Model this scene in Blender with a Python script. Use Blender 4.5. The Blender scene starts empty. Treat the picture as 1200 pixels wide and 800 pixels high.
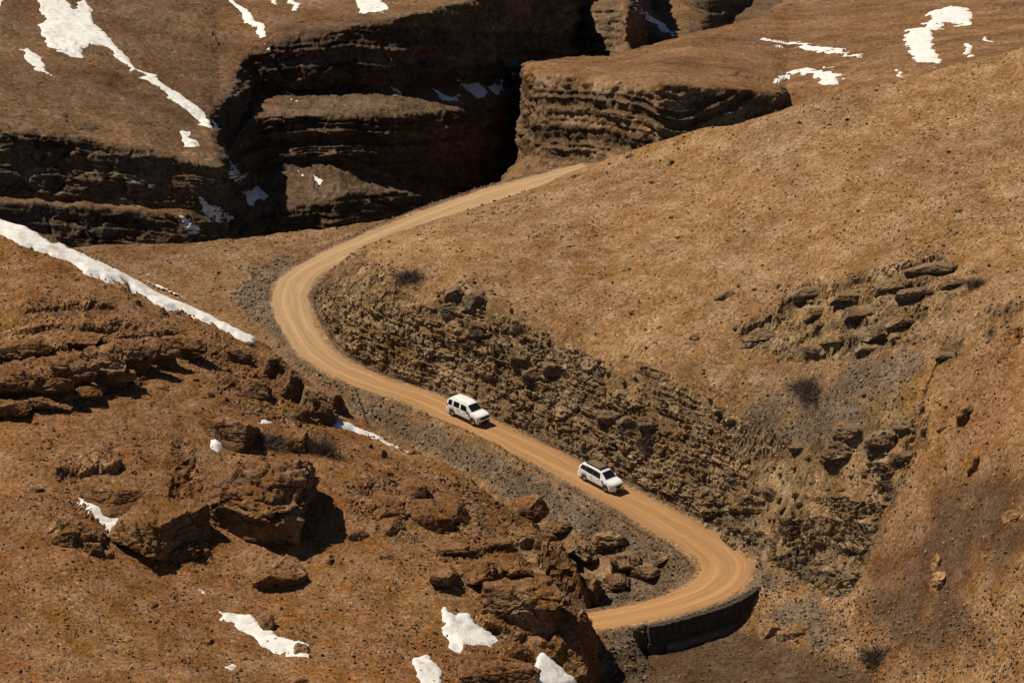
import bpy, math, random
import numpy as np
from mathutils import Vector, Matrix

# ------------------------------------------------------------------ camera, sky, sun, exposure
SC = bpy.context.scene
COL = SC.collection
CAM_Z, PITCH, HFOV = 150.0, math.radians(20.0), math.radians(14.0)
cam_d = bpy.data.cameras.new('camera'); cam = bpy.data.objects.new('camera', cam_d); COL.objects.link(cam)
cam.location = (0, 0, CAM_Z); cam.rotation_euler = (math.pi/2 - PITCH, 0, 0)
cam_d.sensor_width = 36; cam_d.lens_unit = 'FOV'; cam_d.angle = HFOV
cam_d.clip_start = 1.0; cam_d.clip_end = 5000
SC.camera = cam
SUN_EL = math.radians(57); SUN_AZ = Vector((-0.955, 0.30, 0)).normalized()      # direction towards the sun
sun_dir = Vector((SUN_AZ.x*math.cos(SUN_EL), SUN_AZ.y*math.cos(SUN_EL), math.sin(SUN_EL)))
W = bpy.data.worlds.new('World'); SC.world = W; W.use_nodes = True
wn = W.node_tree; wn.nodes.clear()
sky = wn.nodes.new('ShaderNodeTexSky'); sky.sky_type = 'NISHITA'; sky.sun_disc = False
sky.sun_elevation = SUN_EL; sky.sun_rotation = math.atan2(SUN_AZ.x, SUN_AZ.y); sky.altitude = 4000
bg = wn.nodes.new('ShaderNodeBackground'); bg.inputs['Strength'].default_value = 0.05
wo = wn.nodes.new('ShaderNodeOutputWorld')
wn.links.new(sky.outputs[0], bg.inputs[0]); wn.links.new(bg.outputs[0], wo.inputs[0])
sl = bpy.data.lights.new('sun', 'SUN'); sl.energy = 4.6; sl.angle = math.radians(0.5); sl.color = (1.0, 0.92, 0.78)
so = bpy.data.objects.new('sun', sl); COL.objects.link(so)
so.rotation_euler = sun_dir.to_track_quat('Z', 'Y').to_euler(); so.location = (-60, 300, 200)
SC.view_settings.view_transform = 'Standard'; SC.view_settings.look = 'None'
SC.view_settings.exposure = 0.24; SC.view_settings.gamma = 1.0; SC.view_settings.use_curve_mapping = False
SC.cycles.max_bounces = 4; SC.cycles.diffuse_bounces = 2; SC.cycles.glossy_bounces = 2

# ------------------------------------------------------------------ pixel <-> world (layout of a 1200 x 800 plan)
F = 600.0 / math.tan(HFOV/2); CP, SP = math.cos(PITCH), math.sin(PITCH)
def at(px, py, Y):
    px, py, Y = np.broadcast_arrays(np.asarray(px, float), np.asarray(py, float), np.asarray(Y, float))
    xr = (px-600)/F; yr = (400-py)/F
    t = Y/(CP + yr*SP)
    return np.stack([t*xr, Y, CAM_Z + t*(-SP + yr*CP)], -1)
def at_z(px, py, Z):
    xr = (px-600)/F; yr = (400-py)/F
    t = (Z-CAM_Z)/(-SP + yr*CP)
    return np.array([t*xr, t*(CP+yr*SP), Z])
def proj(P):
    x, y, z = P[..., 0], P[..., 1], P[..., 2]-CAM_Z
    d = y*CP - z*SP; u = y*SP + z*CP
    return 600 + F*x/d, 400 - F*u/d

# ------------------------------------------------------------------ numpy noise
def _h(ix, iy, iz, s):
    h = (ix.astype(np.uint32)*np.uint32(374761393) + iy.astype(np.uint32)*np.uint32(668265263) + iz.astype(np.uint32)*np.uint32(2147483647) + np.uint32((s*1442695041) & 0xffffffff))
    h = (h ^ (h >> np.uint32(13)))*np.uint32(1274126177)
    h = (h ^ (h >> np.uint32(16)))*np.uint32(2246822519)
    return h ^ (h >> np.uint32(15))
def gn(P, scale=1.0, seed=0):
    """gradient noise, about -1..1; P (N,3) or tuple of arrays"""
    P = np.asarray(P, np.float32)*np.float32(scale)
    sh = P.shape[:-1]; P = P.reshape(-1, 3) + 500.37
    i = np.floor(P).astype(np.int64); f = P - i
    u = f*f*f*(f*(f*6-15)+10)
    out = np.zeros(len(P), np.float32)
    for dx in (0, 1):
        wx = u[:, 0] if dx else 1-u[:, 0]
        for dy in (0, 1):
            wy = wx*(u[:, 1] if dy else 1-u[:, 1])
            for dz in (0, 1):
                w = wy*(u[:, 2] if dz else 1-u[:, 2])
                h = _h(i[:, 0]+dx, i[:, 1]+dy, i[:, 2]+dz, seed)
                gx = (h & 1023).astype(np.float32)/511.5-1; gy = ((h >> 10) & 1023).astype(np.float32)/511.5-1; gz = ((h >> 20) & 1023).astype(np.float32)/511.5-1
                out += w*(gx*(f[:, 0]-dx) + gy*(f[:, 1]-dy) + gz*(f[:, 2]-dz))
    return (out*1.25).reshape(sh)
def fbm(P, scale, octv=4, seed=0, gain=0.5):
    P = np.asarray(P, np.float32); o = 0; a = 1.0; s = scale; n = 0
    for k in range(octv):
        o = o + a*gn(P, s, seed+k*17); n += a; a *= gain; s *= 2.03
    return o/n*1.6
def ridged(P, scale, octv=4, seed=0):
    P = np.asarray(P, np.float32); o = 0; a = 1.0; s = scale; n = 0
    for k in range(octv):
        o = o + a*(1-2*np.abs(gn(P, s, seed+k*13))); n += a; a *= 0.5; s *= 2.1
    return o/n
def worley(P, scale, seed=0):
    P = np.asarray(P, np.float32)*np.float32(scale); sh = P.shape[:-1]; P = P.reshape(-1, 3)+700.1
    i = np.floor(P).astype(np.int64); f1 = np.full(len(P), 9., np.float32); f2 = f1.copy(); idv = np.zeros(len(P), np.float32)
    for dx in (-1, 0, 1):
        for dy in (-1, 0, 1):
            for dz in (-1, 0, 1):
                c = i + np.array([dx, dy, dz]); h = _h(c[:, 0], c[:, 1], c[:, 2], seed)
                q = c + np.stack([(h & 1023)/1023., ((h >> 10) & 1023)/1023., ((h >> 20) & 1023)/1023.], -1)
                d = np.sqrt(((P-q)**2).sum(-1)).astype(np.float32)
                m = d < f1
                f2 = np.where(m, f1, np.minimum(f2, d)); idv = np.where(m, ((h >> 3) & 4095)/4095., idv); f1 = np.where(m, d, f1)
    return f1.reshape(sh), f2.reshape(sh), idv.reshape(sh)
def sst(a, b, x):
    t = np.clip((x-a)/(b-a), 0, 1); return t*t*(3-2*t)
rng = np.random.default_rng(7)
random.seed(7)

# ------------------------------------------------------------------ mesh helpers
def mesh_np(name, V, Fc, mat=None, smooth=True, col=None):
    V = np.ascontiguousarray(V, np.float32).reshape(-1, 3); Fc = np.ascontiguousarray(Fc, np.int32); k = Fc.shape[1]
    me = bpy.data.meshes.new(name)
    me.vertices.add(len(V)); me.vertices.foreach_set('co', V.ravel())
    me.loops.add(Fc.size); me.loops.foreach_set('vertex_index', Fc.ravel())
    me.polygons.add(len(Fc)); me.polygons.foreach_set('loop_start', np.arange(0, Fc.size, k, dtype=np.int32))
    me.polygons.foreach_set('use_smooth', np.full(len(Fc), smooth))
    if mat: me.materials.append(mat)
    me.update(calc_edges=True)
    if col is not None:
        a = me.color_attributes.new('Col', 'FLOAT_COLOR', 'POINT')
        c = np.ones((len(V), 4), np.float32); c[:, :col.shape[1]] = col; a.data.foreach_set('color', c.ravel())
    return me
def obj(name, me, parent=None):
    o = bpy.data.objects.new(name, me); COL.objects.link(o)
    if parent is not None: o.parent = parent
    return o
def tag(o, label=None, cat=None, group=None, kind=None):
    if label: o['label'] = label
    if cat: o['category'] = cat
    if group: o['group'] = group
    if kind: o['kind'] = kind
    return o
def empty(name, loc=(0, 0, 0), rz=0):
    o = bpy.data.objects.new(name, None); COL.objects.link(o); o.location = loc; o.rotation_euler = (0, 0, rz); return o
def grid_faces(n, m, keep=None):
    idx = np.arange(n*m).reshape(n, m)
    f = np.stack([idx[:-1, :-1], idx[:-1, 1:], idx[1:, 1:], idx[1:, :-1]], -1).reshape(-1, 4)
    if keep is not None:
        k = keep[:-1, :-1] & keep[:-1, 1:] & keep[1:, 1:] & keep[1:, :-1]; f = f[k.ravel()]
    return f
def compact(V, f, *extra):
    used = np.zeros(len(V), bool); used[f.ravel()] = True
    m = np.cumsum(used)-1
    return (V[used], m[f]) + tuple(e[used] for e in extra)
def poly_sd(px, py, poly):
    """signed distance in plan pixels, positive inside"""
    P = np.asarray(poly, float); d2 = np.full(px.shape, 1e9); ins = np.zeros(px.shape, bool)
    n = len(P)
    for i in range(n):
        a = P[i]; b = P[(i+1) % n]; e = b-a; wx = px-a[0]; wy = py-a[1]
        t = np.clip((wx*e[0]+wy*e[1])/(e@e+1e-9), 0, 1)
        d2 = np.minimum(d2, (wx-t*e[0])**2+(wy-t*e[1])**2)
        c = ((a[1] > py) != (b[1] > py))
        if abs(e[1]) > 1e-9: ins ^= c & (px < e[0]*(py-a[1])/e[1]+a[0])
    return np.where(ins, 1, -1)*np.sqrt(d2)
def line_dist(X, Y, pts):
    """distance to a polyline, sign positive on its left side, and parameter 0..1 along it"""
    pts = np.asarray(pts, float); best = np.full(X.shape, 1e18); sg = np.ones(X.shape); par = np.zeros(X.shape)
    L = np.concatenate([[0], np.cumsum(np.hypot(*(pts[1:]-pts[:-1]).T))]); T = L[-1]
    for i in range(len(pts)-1):
        a, b = pts[i], pts[i+1]; e = b-a; wx = X-a[0]; wy = Y-a[1]
        t = np.clip((wx*e[0]+wy*e[1])/(e@e+1e-9), 0, 1)
        d = (wx-t*e[0])**2+(wy-t*e[1])**2; m = d < best
        best = np.where(m, d, best); sg = np.where(m, np.sign(e[0]*wy-e[1]*wx), sg); par = np.where(m, (L[i]+t*(L[i+1]-L[i]))/T, par)
    return np.sqrt(best), sg, par

# ------------------------------------------------------------------ materials
def nt(name):
    m = bpy.data.materials.new(name); m.use_nodes = True; t = m.node_tree; t.nodes.clear()
    o = t.nodes.new('ShaderNodeOutputMaterial'); b = t.nodes.new('ShaderNodeBsdfPrincipled'); t.links.new(b.outputs[0], o.inputs[0])
    return m, t, b
def N(t, typ, **kw):
    n = t.nodes.new(typ)
    for k, v in kw.items():
        if k in n.inputs: n.inputs[k].default_value = v
        else: setattr(n, k, v)
    return n
def math_n(t, op, a, b=None, clamp=False):
    n = t.nodes.new('ShaderNodeMath'); n.operation = op; n.use_clamp = clamp
    for i, v in enumerate((a, b)):
        if v is None: continue
        if isinstance(v, (int, float)): n.inputs[i].default_value = v
        else: t.links.new(v, n.inputs[i])
    return n.outputs[0]
def rng_n(t, v, a, b, c, d):
    n = t.nodes.new('ShaderNodeMapRange'); t.links.new(v, n.inputs[0])
    for i, x in enumerate((a, b, c, d)): n.inputs[1+i].default_value = x
    return n.outputs[0]
def mulcol(t, col, fac):
    n = t.nodes.new('ShaderNodeVectorMath'); n.operation = 'SCALE'; t.links.new(col, n.inputs[0]); t.links.new(fac, n.inputs['Scale']); return n.outputs[0]
def earth_mat(name, fine, grain, bump=1.0, base=None, rough=0.95, var=(0.8, 1.2), strata=0.0, streak=0.0):
    """earth or rock: colour from the Col attribute, broken up by grain at several sizes and pebble cells"""
    m, t, b = nt(name)
    a = N(t, 'ShaderNodeVertexColor', layer_name='Col'); col = a.outputs[0]
    tc = N(t, 'ShaderNodeNewGeometry'); pos = tc.outputs['Position']
    v = N(t, 'ShaderNodeTexVoronoi', Scale=fine, feature='F1'); t.links.new(pos, v.inputs['Vector'])
    n1 = N(t, 'ShaderNodeTexNoise', Scale=grain, Detail=8, Roughness=0.72); t.links.new(pos, n1.inputs['Vector'])
    n2 = N(t, 'ShaderNodeTexNoise', Scale=grain*0.12, Detail=6, Roughness=0.68); t.links.new(pos, n2.inputs['Vector'])
    n4 = N(t, 'ShaderNodeTexNoise', Scale=grain*0.03, Detail=5, Roughness=0.6); t.links.new(pos, n4.inputs['Vector'])
    sep = N(t, 'ShaderNodeSeparateColor'); t.links.new(v.outputs['Color'], sep.inputs[0])
    f = rng_n(t, sep.outputs[0], 0, 1, var[0], var[1])
    f = math_n(t, 'MULTIPLY', f, rng_n(t, n1.outputs[0], 0.3, 0.7, 0.66, 1.34))
    f = math_n(t, 'MULTIPLY', f, rng_n(t, n2.outputs[0], 0.3, 0.7, 0.74, 1.26))
    f = math_n(t, 'MULTIPLY', f, rng_n(t, n4.outputs[0], 0.3, 0.7, 0.86, 1.14))
    f = math_n(t, 'MULTIPLY', f, rng_n(t, sep.outputs[1], 0.05, 0.08, 0.5, 1.0))     # the odd dark stone
    f = math_n(t, 'MULTIPLY', f, rng_n(t, sep.outputs[2], 0.955, 0.97, 1.0, 1.5))    # and the odd pale one
    if strata:
        sx = N(t, 'ShaderNodeSeparateXYZ'); t.links.new(pos, sx.inputs[0])
        wv = math_n(t, 'ADD', sx.outputs[2], math_n(t, 'MULTIPLY', n2.outputs[0], 2.0))
        cx = N(t, 'ShaderNodeCombineXYZ'); t.links.new(wv, cx.inputs[2])
        n3 = N(t, 'ShaderNodeTexNoise', Scale=strata, Detail=5, Roughness=0.7); t.links.new(cx.outputs[0], n3.inputs['Vector'])
        f = math_n(t, 'MULTIPLY', f, rng_n(t, n3.outputs[0], 0.3, 0.7, 0.78, 1.2))
    c = mulcol(t, col, f)
    h = N(t, 'ShaderNodeHueSaturation'); t.links.new(c, h.inputs['Color']); t.links.new(rng_n(t, n2.outputs[0], 0.3, 0.7, 1.1, 0.82), h.inputs['Saturation'])
    t.links.new(rng_n(t, n4.outputs[0], 0.3, 0.7, 0.497, 0.508), h.inputs['Hue'])
    t.links.new(h.outputs[0], b.inputs['Base Color'])
    b.inputs['Roughness'].default_value = rough; b.inputs['Specular IOR Level'].default_value = 0.12
    hgt = math_n(t, 'ADD', math_n(t, 'MULTIPLY', math_n(t, 'SUBTRACT', 0.6, v.outputs['Distance']), 0.35), n1.outputs[0])
    bp = N(t, 'ShaderNodeBump', Strength=1.0, Distance=0.10*bump); t.links.new(hgt, bp.inputs['Height']); t.links.new(bp.outputs[0], b.inputs['Normal'])
    return m
def plain(name, col, rough=0.5, metal=0.0, spec=0.5, coat=0.0, noise=0.0, scale=3.0):
    m, t, b = nt(name); b.inputs['Roughness'].default_value = rough; b.inputs['Metallic'].default_value = metal
    b.inputs['Specular IOR Level'].default_value = spec; b.inputs['Coat Weight'].default_value = coat
    r = N(t, 'ShaderNodeRGB'); r.outputs[0].default_value = (*col, 1)
    tc = N(t, 'ShaderNodeTexCoord'); n = N(t, 'ShaderNodeTexNoise', Scale=scale, Detail=5, Roughness=0.6); t.links.new(tc.outputs['Object'], n.inputs['Vector'])
    t.links.new(mulcol(t, r.outputs[0], rng_n(t, n.outputs[0], 0.3, 0.7, 1-noise, 1+noise)), b.inputs['Base Color'])
    return m
M_near = earth_mat('earth_near', 4.6, 2.8, 1.2, var=(0.68, 1.32))
M_far = earth_mat('earth_far', 2.0, 1.2, 3.0, strata=0.55)
M_rock = earth_mat('rock', 3.0, 2.4, 1.6, var=(0.88, 1.12), strata=0.8)
M_stone = earth_mat('stone', 4.0, 3.0, 0.4, var=(0.8, 1.2))
M_snow, t_, b_ = nt('snow')
g_ = N(t_, 'ShaderNodeNewGeometry'); n_ = N(t_, 'ShaderNodeTexNoise', Scale=0.9, Detail=6, Roughness=0.65); t_.links.new(g_.outputs['Position'], n_.inputs['Vector'])
r_ = N(t_, 'ShaderNodeValToRGB'); t_.links.new(n_.outputs[0], r_.inputs[0])
r_.color_ramp.elements[0].position = 0.30; r_.color_ramp.elements[0].color = (0.50, 0.42, 0.34, 1)
r_.color_ramp.elements[1].position = 0.50; r_.color_ramp.elements[1].color = (0.72, 0.69, 0.64, 1)
t_.links.new(r_.outputs[0], b_.inputs['Base Color']); b_.inputs['Roughness'].default_value = 0.8
bp_ = N(t_, 'ShaderNodeBump', Strength=1.0, Distance=0.15); t_.links.new(n_.outputs[0], bp_.inputs['Height']); t_.links.new(bp_.outputs[0], b_.inputs['Normal'])
# ------------------------------------------------------------------ near ground: three natural surfaces, then the road bench cut into them
def tps_fit(pts, lam=0.02):
    P = np.asarray(pts, float); xy = P[:, :2]/50.0; n = len(P)
    r2 = ((xy[:, None]-xy[None])**2).sum(-1); K = np.where(r2 > 0, 0.5*r2*np.log(r2+1e-20), 0) + lam*np.eye(n)
    A = np.zeros((n+3, n+3)); A[:n, :n] = K; A[:n, n] = 1; A[:n, n+1:] = xy; A[n, :n] = 1; A[n+1:, :n] = xy.T
    return xy, np.linalg.solve(A, np.concatenate([P[:, 2], [0, 0, 0]]))
def tps_eval(fit, X, Y):
    xy, w = fit; x = (X/50.0).ravel(); y = (Y/50.0).ravel(); o = w[-3]+w[-2]*x+w[-1]*y
    for (a, b), k in zip(xy, w):
        r2 = (x-a)**2+(y-b)**2; o += k*0.5*r2*np.log(r2+1e-20)
    return o.reshape(X.shape)
DX, DY = 0.18, 0.23
XS = np.arange(-74, 76, DX); YS = np.arange(306, 462, DY)
GX, GY = np.meshgrid(XS, YS)
# the spur in front (left of the road)
FG_EDGE = [(-120, 208, 401), (0, 262, 395), (150, 325, 391), (305, 399, 386), (350, 440, 381), (400, 482, 377), (500, 532, 371), (600, 592, 364), (650, 630, 358), (672, 680, 348), (676, 740, 341), (690, 800, 336), (700, 860, 330)]
FG_IN = [(0, 350, 381), (0, 450, 366), (0, 600, 344), (0, 700, 331), (0, 800, 319), (-120, 400, 380), (-120, 600, 350), (-120, 800, 325), (150, 410, 375), (150, 520, 358), (150, 650, 341), (150, 800, 321),
         (300, 480, 369), (300, 600, 352), (300, 700, 338), (300, 800, 323), (450, 565, 359), (450, 650, 346), (450, 800, 325), (600, 650, 351), (600, 720, 341), (600, 800, 331), (300, 900, 310), (0, 900, 308), (600, 900, 318)]
fg_fit = tps_fit([at(*p) for p in FG_EDGE+FG_IN], 0.004)
fg_line = np.array([at(*p)[:2] for p in FG_EDGE])
RH = [(370, 345, 411), (400, 312, 413), (450, 322, 401), (420, 395, 399), (480, 385, 395), (560, 405, 388), (640, 452, 381), (700, 498, 376), (780, 545, 369), (850, 575, 363.5), (930, 612, 359),
      (500, 300, 406), (560, 262, 418), (640, 212, 437), (600, 330, 397), (700, 400, 385), (700, 300, 402), (800, 300, 396), (700, 250, 414), (800, 430, 377), (900, 300, 390), (900, 400, 378), (900, 490, 370), (1000, 450, 367), (1050, 350, 373),
      (1100, 250, 386), (1000, 200, 402), (1200, 150, 403), (1200, 250, 382), (750, 175, 430), (900, 134, 425), (1050, 95, 423), (1200, 55, 424), (1320, 22, 424), (850, 200, 415),
      (1080, 440, 362), (1060, 520, 357), (1010, 610, 355), (985, 690, 350.5), (1200, 350, 363), (1200, 500, 346), (1200, 650, 333), (1200, 800, 322), (1120, 560, 350), (1100, 640, 344), (1090, 720, 338), (1100, 800, 331), (1000, 760, 341.5), (1320, 350, 360), (1320, 600, 335), (1320, 800, 318), (1100, 900, 322), (960, 740, 344.5)]
rh_fit = tps_fit([at(*p) for p in RH], 0.002)
rh_edge = np.array([at(*p)[:2] for p in [(640, 207, 438), (750, 175, 430), (900, 134, 425), (1050, 95, 423), (1200, 55, 424), (1330, 20, 424)]])
VA = [(-60, 300, 428), (100, 291, 431), (250, 330, 421), (300, 380, 408), (330, 300, 428), (450, 252, 439), (590, 219, 441), (250, 285, 433), (420, 265, 436), (640, 210, 440)]
VA = [at(*p) for p in VA] + [at_z(px, py, z) for px, py, z in [(420, 505, 0), (500, 545, -1.5), (600, 610, -3), (700, 655, -4.3), (760, 690, -4.6), (700, 780, -7.2), (850, 775, -6.3), (950, 790, -5.9), (780, 820, -6.8), (900, 740, -5.4), (930, 700, -4.0), (800, 765, -6.3), (880, 830, -6.4), (1000, 830, -5.6)]] + [np.array(p) for p in [(-45, 412, 1.), (-28, 396, 0.5), (-60, 420, 2), (5, 330, -7.4), (30, 325, -6.8)]]
va_fit = tps_fit(VA, 0.004)
zf = tps_eval(fg_fit, GX, GY); d, s, par = line_dist(GX, GY, fg_line)
wob = fbm(np.stack([GX, GY, GX*0], -1), 0.22, 3, 5)
sd_fg = d*s + wob*1.2*sst(0.25, 0.45, par)                # positive beyond the edge (left of its direction = away)
drop = 0.75 + 1.6*sst(0.55, 0.85, par)
zf = np.where(sd_fg > 0, zf - np.maximum(0, sd_fg-0.2)*drop - 0.12*np.minimum(sd_fg, 6)**2*(1-sst(0.3, 0.6, par)), zf)
zf = np.where((sd_fg > 25), -60, zf)
zr = tps_eval(rh_fit, GX, GY)
ye = np.interp(GX, rh_edge[:, 0], rh_edge[:, 1]); zr = zr - np.maximum(0, GY-ye-0.5)*0.85 - 0.02*np.maximum(0, GY-ye)**2
# the hill ends where the road wraps round it
zr = zr - 2.2*np.maximum(0, np.interp(GY, [392, 404, 412, 420, 428, 438], [-22, -21.5, -20.6, -15, -8, 2])-GX)*(GY > 385)
zv = tps_eval(va_fit, GX, GY)
yv = np.interp(GX, [-80, -46, -30, -16, -2, 4, 30], [430, 431.5, 434, 437, 441, 442, 440])+wob*0.5
zv = zv - np.maximum(0, GY-yv)*0.9 - 0.03*np.maximum(0, GY-yv)**2
def smax(a, b, k):
    h = np.clip(0.5+0.5*(a-b)/k, 0, 1); return b+(a-b)*h+k*h*(1-h)
# road
ROAD = [(640, 731, -4.75), (690, 728, -4.4), (745, 719, -4.0), (795, 706, -3.6), (832, 691, -3.25), (850, 674, -2.95), (848, 656, -2.65), (828, 638, -2.25), (795, 619, -1.7), (745, 591, -0.9), (695, 564, -0.1), (640, 536, 0.7), (590, 511, 1.35), (540, 488, 1.95), (490, 466, 2.45), (440, 449, 2.95), (400, 432, 3.35), (370, 411, 3.75), (352, 385, 4.1), (341, 356, 4.5), (345, 333, 4.85), (366, 314, 5.25), (405, 296, 5.7), (450, 277, 6.2), (500, 257, 6.8), (550, 239, 7.5), (600, 223, 8.2), (650, 209, 9.0), (690, 199, 9.6)]
rp = np.array([at_z(*p) for p in ROAD])
def catmull(P, step=0.8):
    out = []
    Q = np.vstack([2*P[0]-P[1], P, 2*P[-1]-P[-2]])
    for i in range(1, len(Q)-2):
        n = max(2, int(np.linalg.norm(Q[i+1]-Q[i])/step)); t = np.linspace(0, 1, n, endpoint=False)[:, None]
        p0, p1, p2, p3 = Q[i-1:i+3]
        out.append(0.5*((2*p1)+(-p0+p2)*t+(2*p0-5*p1+4*p2-p3)*t*t+(-p0+3*p1-3*p2+p3)*t**3))
    return np.vstack(out+[P[-1:]])
RC = catmull(rp)
rl = np.concatenate([[0], np.cumsum(np.linalg.norm(RC[1:]-RC[:-1], axis=1))])
def road_hw(L):      # half width along the road: wider in the hairpin and on the saddle bend
    return np.interp(L, [-8, 12, 19, 25, 32, 40, 52, 102, 114, 127, 142, 167], [2.0, 2.2, 2.6, 2.8, 2.5, 2.05, 1.95, 2.0, 2.5, 2.6, 2.4, 2.4])
hwr = road_hw(rl)
HW = 0.65
wall_pts = [(750, 738), (790, 731), (835, 717), (868, 707), (888, 699)]
wall_mid = at_z(820, 725, -4)
fillm = 0.72 + 13.0*(1-sst(5.6, 6.6, np.hypot(GX-wall_mid[0], GY-wall_mid[1])))
ub = np.full(GX.shape, 1e9); lb = np.full(GX.shape, -1e9); rd = np.full(GX.shape, 1e9); zn = np.zeros(GX.shape); lnr = np.zeros(GX.shape)
for i in range(len(RC)-1):
    a, b = RC[i], RC[i+1]; e = (b-a)[:2]; hw = hwr[i]+HW
    x0, x1 = min(a[0], b[0])-40, max(a[0], b[0])+40; y0, y1 = min(a[1], b[1])-40, max(a[1], b[1])+40
    ix = slice(*np.searchsorted(XS, [x0, x1])); iy = slice(*np.searchsorted(YS, [y0, y1]))
    wx = GX[iy, ix]-a[0]; wy = GY[iy, ix]-a[1]; t = np.clip((wx*e[0]+wy*e[1])/(e@e), 0, 1)
    dd = np.hypot(wx-t*e[0], wy-t*e[1]); zz = a[2]+t*(b[2]-a[2]); o = np.maximum(0, dd-hw)
    ub[iy, ix] = np.minimum(ub[iy, ix], zz+o*1.7); lb[iy, ix] = np.maximum(lb[iy, ix], zz-o*fillm[iy, ix]); nr = dd-hwr[i] < rd[iy, ix]; zn[iy, ix] = np.where(nr, zz, zn[iy, ix]); lnr[iy, ix] = np.where(nr, rl[i], lnr[iy, ix]); rd[iy, ix] = np.where(nr, dd-hwr[i], rd[iy, ix])
def compose(zf, zr, zv):
    nat = smax(zf, smax(zv, zr, 0.8), 0.5)
    z = np.where(sd_fg < -2.5, nat, np.minimum(nat, np.maximum(ub, lb))); z = np.maximum(z, np.where(sd_fg < -0.5, -1e9, lb)); k = np.maximum(sst(HW*0.4, HW+0.5, rd), sd_fg < -2.5); z = z*k+np.where(k < 1, zn, 0)*(1-k); return z, nat
Z0, NAT0 = compose(zf, zr, zv)
def hit(px, py, Zg=None):
    """where the sight line through a plan pixel meets the near ground"""
    Zg = Z0 if Zg is None else Zg
    px = np.atleast_1d(np.asarray(px, float)); py = np.atleast_1d(np.asarray(py, float))
    yy = np.arange(308, 460, 0.12); P = at(px[:, None], py[:, None], yy[None]); 
    fx = np.clip((P[..., 0]-XS[0])/DX, 0, len(XS)-2.001); fy = np.clip((P[..., 1]-YS[0])/DY, 0, len(YS)-2.001)
    i = fx.astype(int); j = fy.astype(int); u = fx-i; v = fy-j
    z = (Zg[j, i]*(1-u)+Zg[j, i+1]*u)*(1-v)+(Zg[j+1, i]*(1-u)+Zg[j+1, i+1]*u)*v
    below = P[..., 2] < z; k = np.where(below.any(1), below.argmax(1), len(yy)-1)
    return P[np.arange(len(px)), k]
def ground_z(x, y, Zg=None):
    Zg = Z1 if Zg is None else Zg
    fx = np.clip((np.asarray(x)-XS[0])/DX, 0, len(XS)-2.001); fy = np.clip((np.asarray(y)-YS[0])/DY, 0, len(YS)-2.001)
    i = fx.astype(int); j = fy.astype(int); u = fx-i; v = fy-j
    return (Zg[j, i]*(1-u)+Zg[j, i+1]*u)*(1-v)+(Zg[j+1, i]*(1-u)+Zg[j+1, i+1]*u)*v
# rock ledges: (plan pixels along the brow, height, length of the tread behind it)
LEDGES_F = [([(-30, 462), (40, 455), (90, 432), (130, 412), (178, 400), (232, 398)], 0.7, 9), ([(-30, 478), (30, 474), (95, 462), (140, 442), (185, 418)], 0.4, 4), ([(-30, 430), (30, 424), (85, 412), (110, 396), (175, 388)], 0.5, 4),
            ([(0, 396), (60, 392), (110, 402)], 0.5, 3), ([(20, 372), (90, 366), (140, 376)], 0.4, 3), ([(60, 558), (110, 556), (150, 548)], 0.6, 5), ([(380, 478), (345, 462), (318, 440)], 0.6, 4),
            ([(425, 592), (450, 604), (485, 610), (520, 598), (548, 592)], 0.5, 6), ([(500, 640), (540, 652), (590, 646), (640, 640)], 0.4, 4), ([(505, 676), (540, 682), (580, 672), (615, 664), (650, 668)], 0.4, 6), ([(60, 612), (90, 632), (125, 645)], 0.8, 4), ([(560, 735), (600, 748), (640, 742), (664, 730)], 0.5, 7), ([(170, 648), (210, 660), (250, 650)], 0.5, 8), ([(540, 772), (590, 778), (630, 770)], 0.7, 5)]
LEDGES_R = [([(520, 338), (560, 352), (600, 392), (640, 432), (665, 440)], 0.7, 4), ([(495, 352), (560, 390), (600, 420), (648, 446)], 0.6, 3), ([(925, 336), (975, 344), (1030, 332), (1080, 312), (1120, 300)], 0.5, 5), ([(975, 362), (1020, 356), (1070, 340), (1100, 328)], 0.4, 3), ([(930, 390), (990, 396), (1040, 388), (1090, 366)], 0.4, 3), ([(950, 412), (1000, 410), (1060, 400)], 0.7, 3), ([(865, 392), (890, 386), (915, 380)], 0.7, 3),
            ([(1100, 418), (1130, 404)], 0.3, 3), ([(805, 540), (850, 552), (880, 556)], 0.8, 3), ([(935, 528), (980, 524), (1040, 505), (1085, 488)], 0.5, 5), ([(960, 560), (1010, 556), (1070, 528)], 0.4, 4), ([(980, 600), (1030, 586), (1062, 566)], 0.3, 4), ([(700, 478), (730, 492), (760, 512)], 0.6, 3), ([(400, 375), (440, 388), (480, 412), (520, 430)], 0.5, 2), ([(640, 505), (700, 540), (760, 575), (830, 610), (900, 655)], 0.8, 3), ([(860, 575), (920, 600), (975, 640)], 0.9, 3), ([(1140, 372), (1200, 362)], 0.3, 3)]
XYZ0 = np.stack([GX, GY, Z0], -1)
bl = fbm(XYZ0, 0.5, 4, 31); _, _, cid = worley(XYZ0, 0.42, 3)
jag = bl*0.75 + (cid-0.5)*1.6
led = np.zeros(GX.shape)
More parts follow.
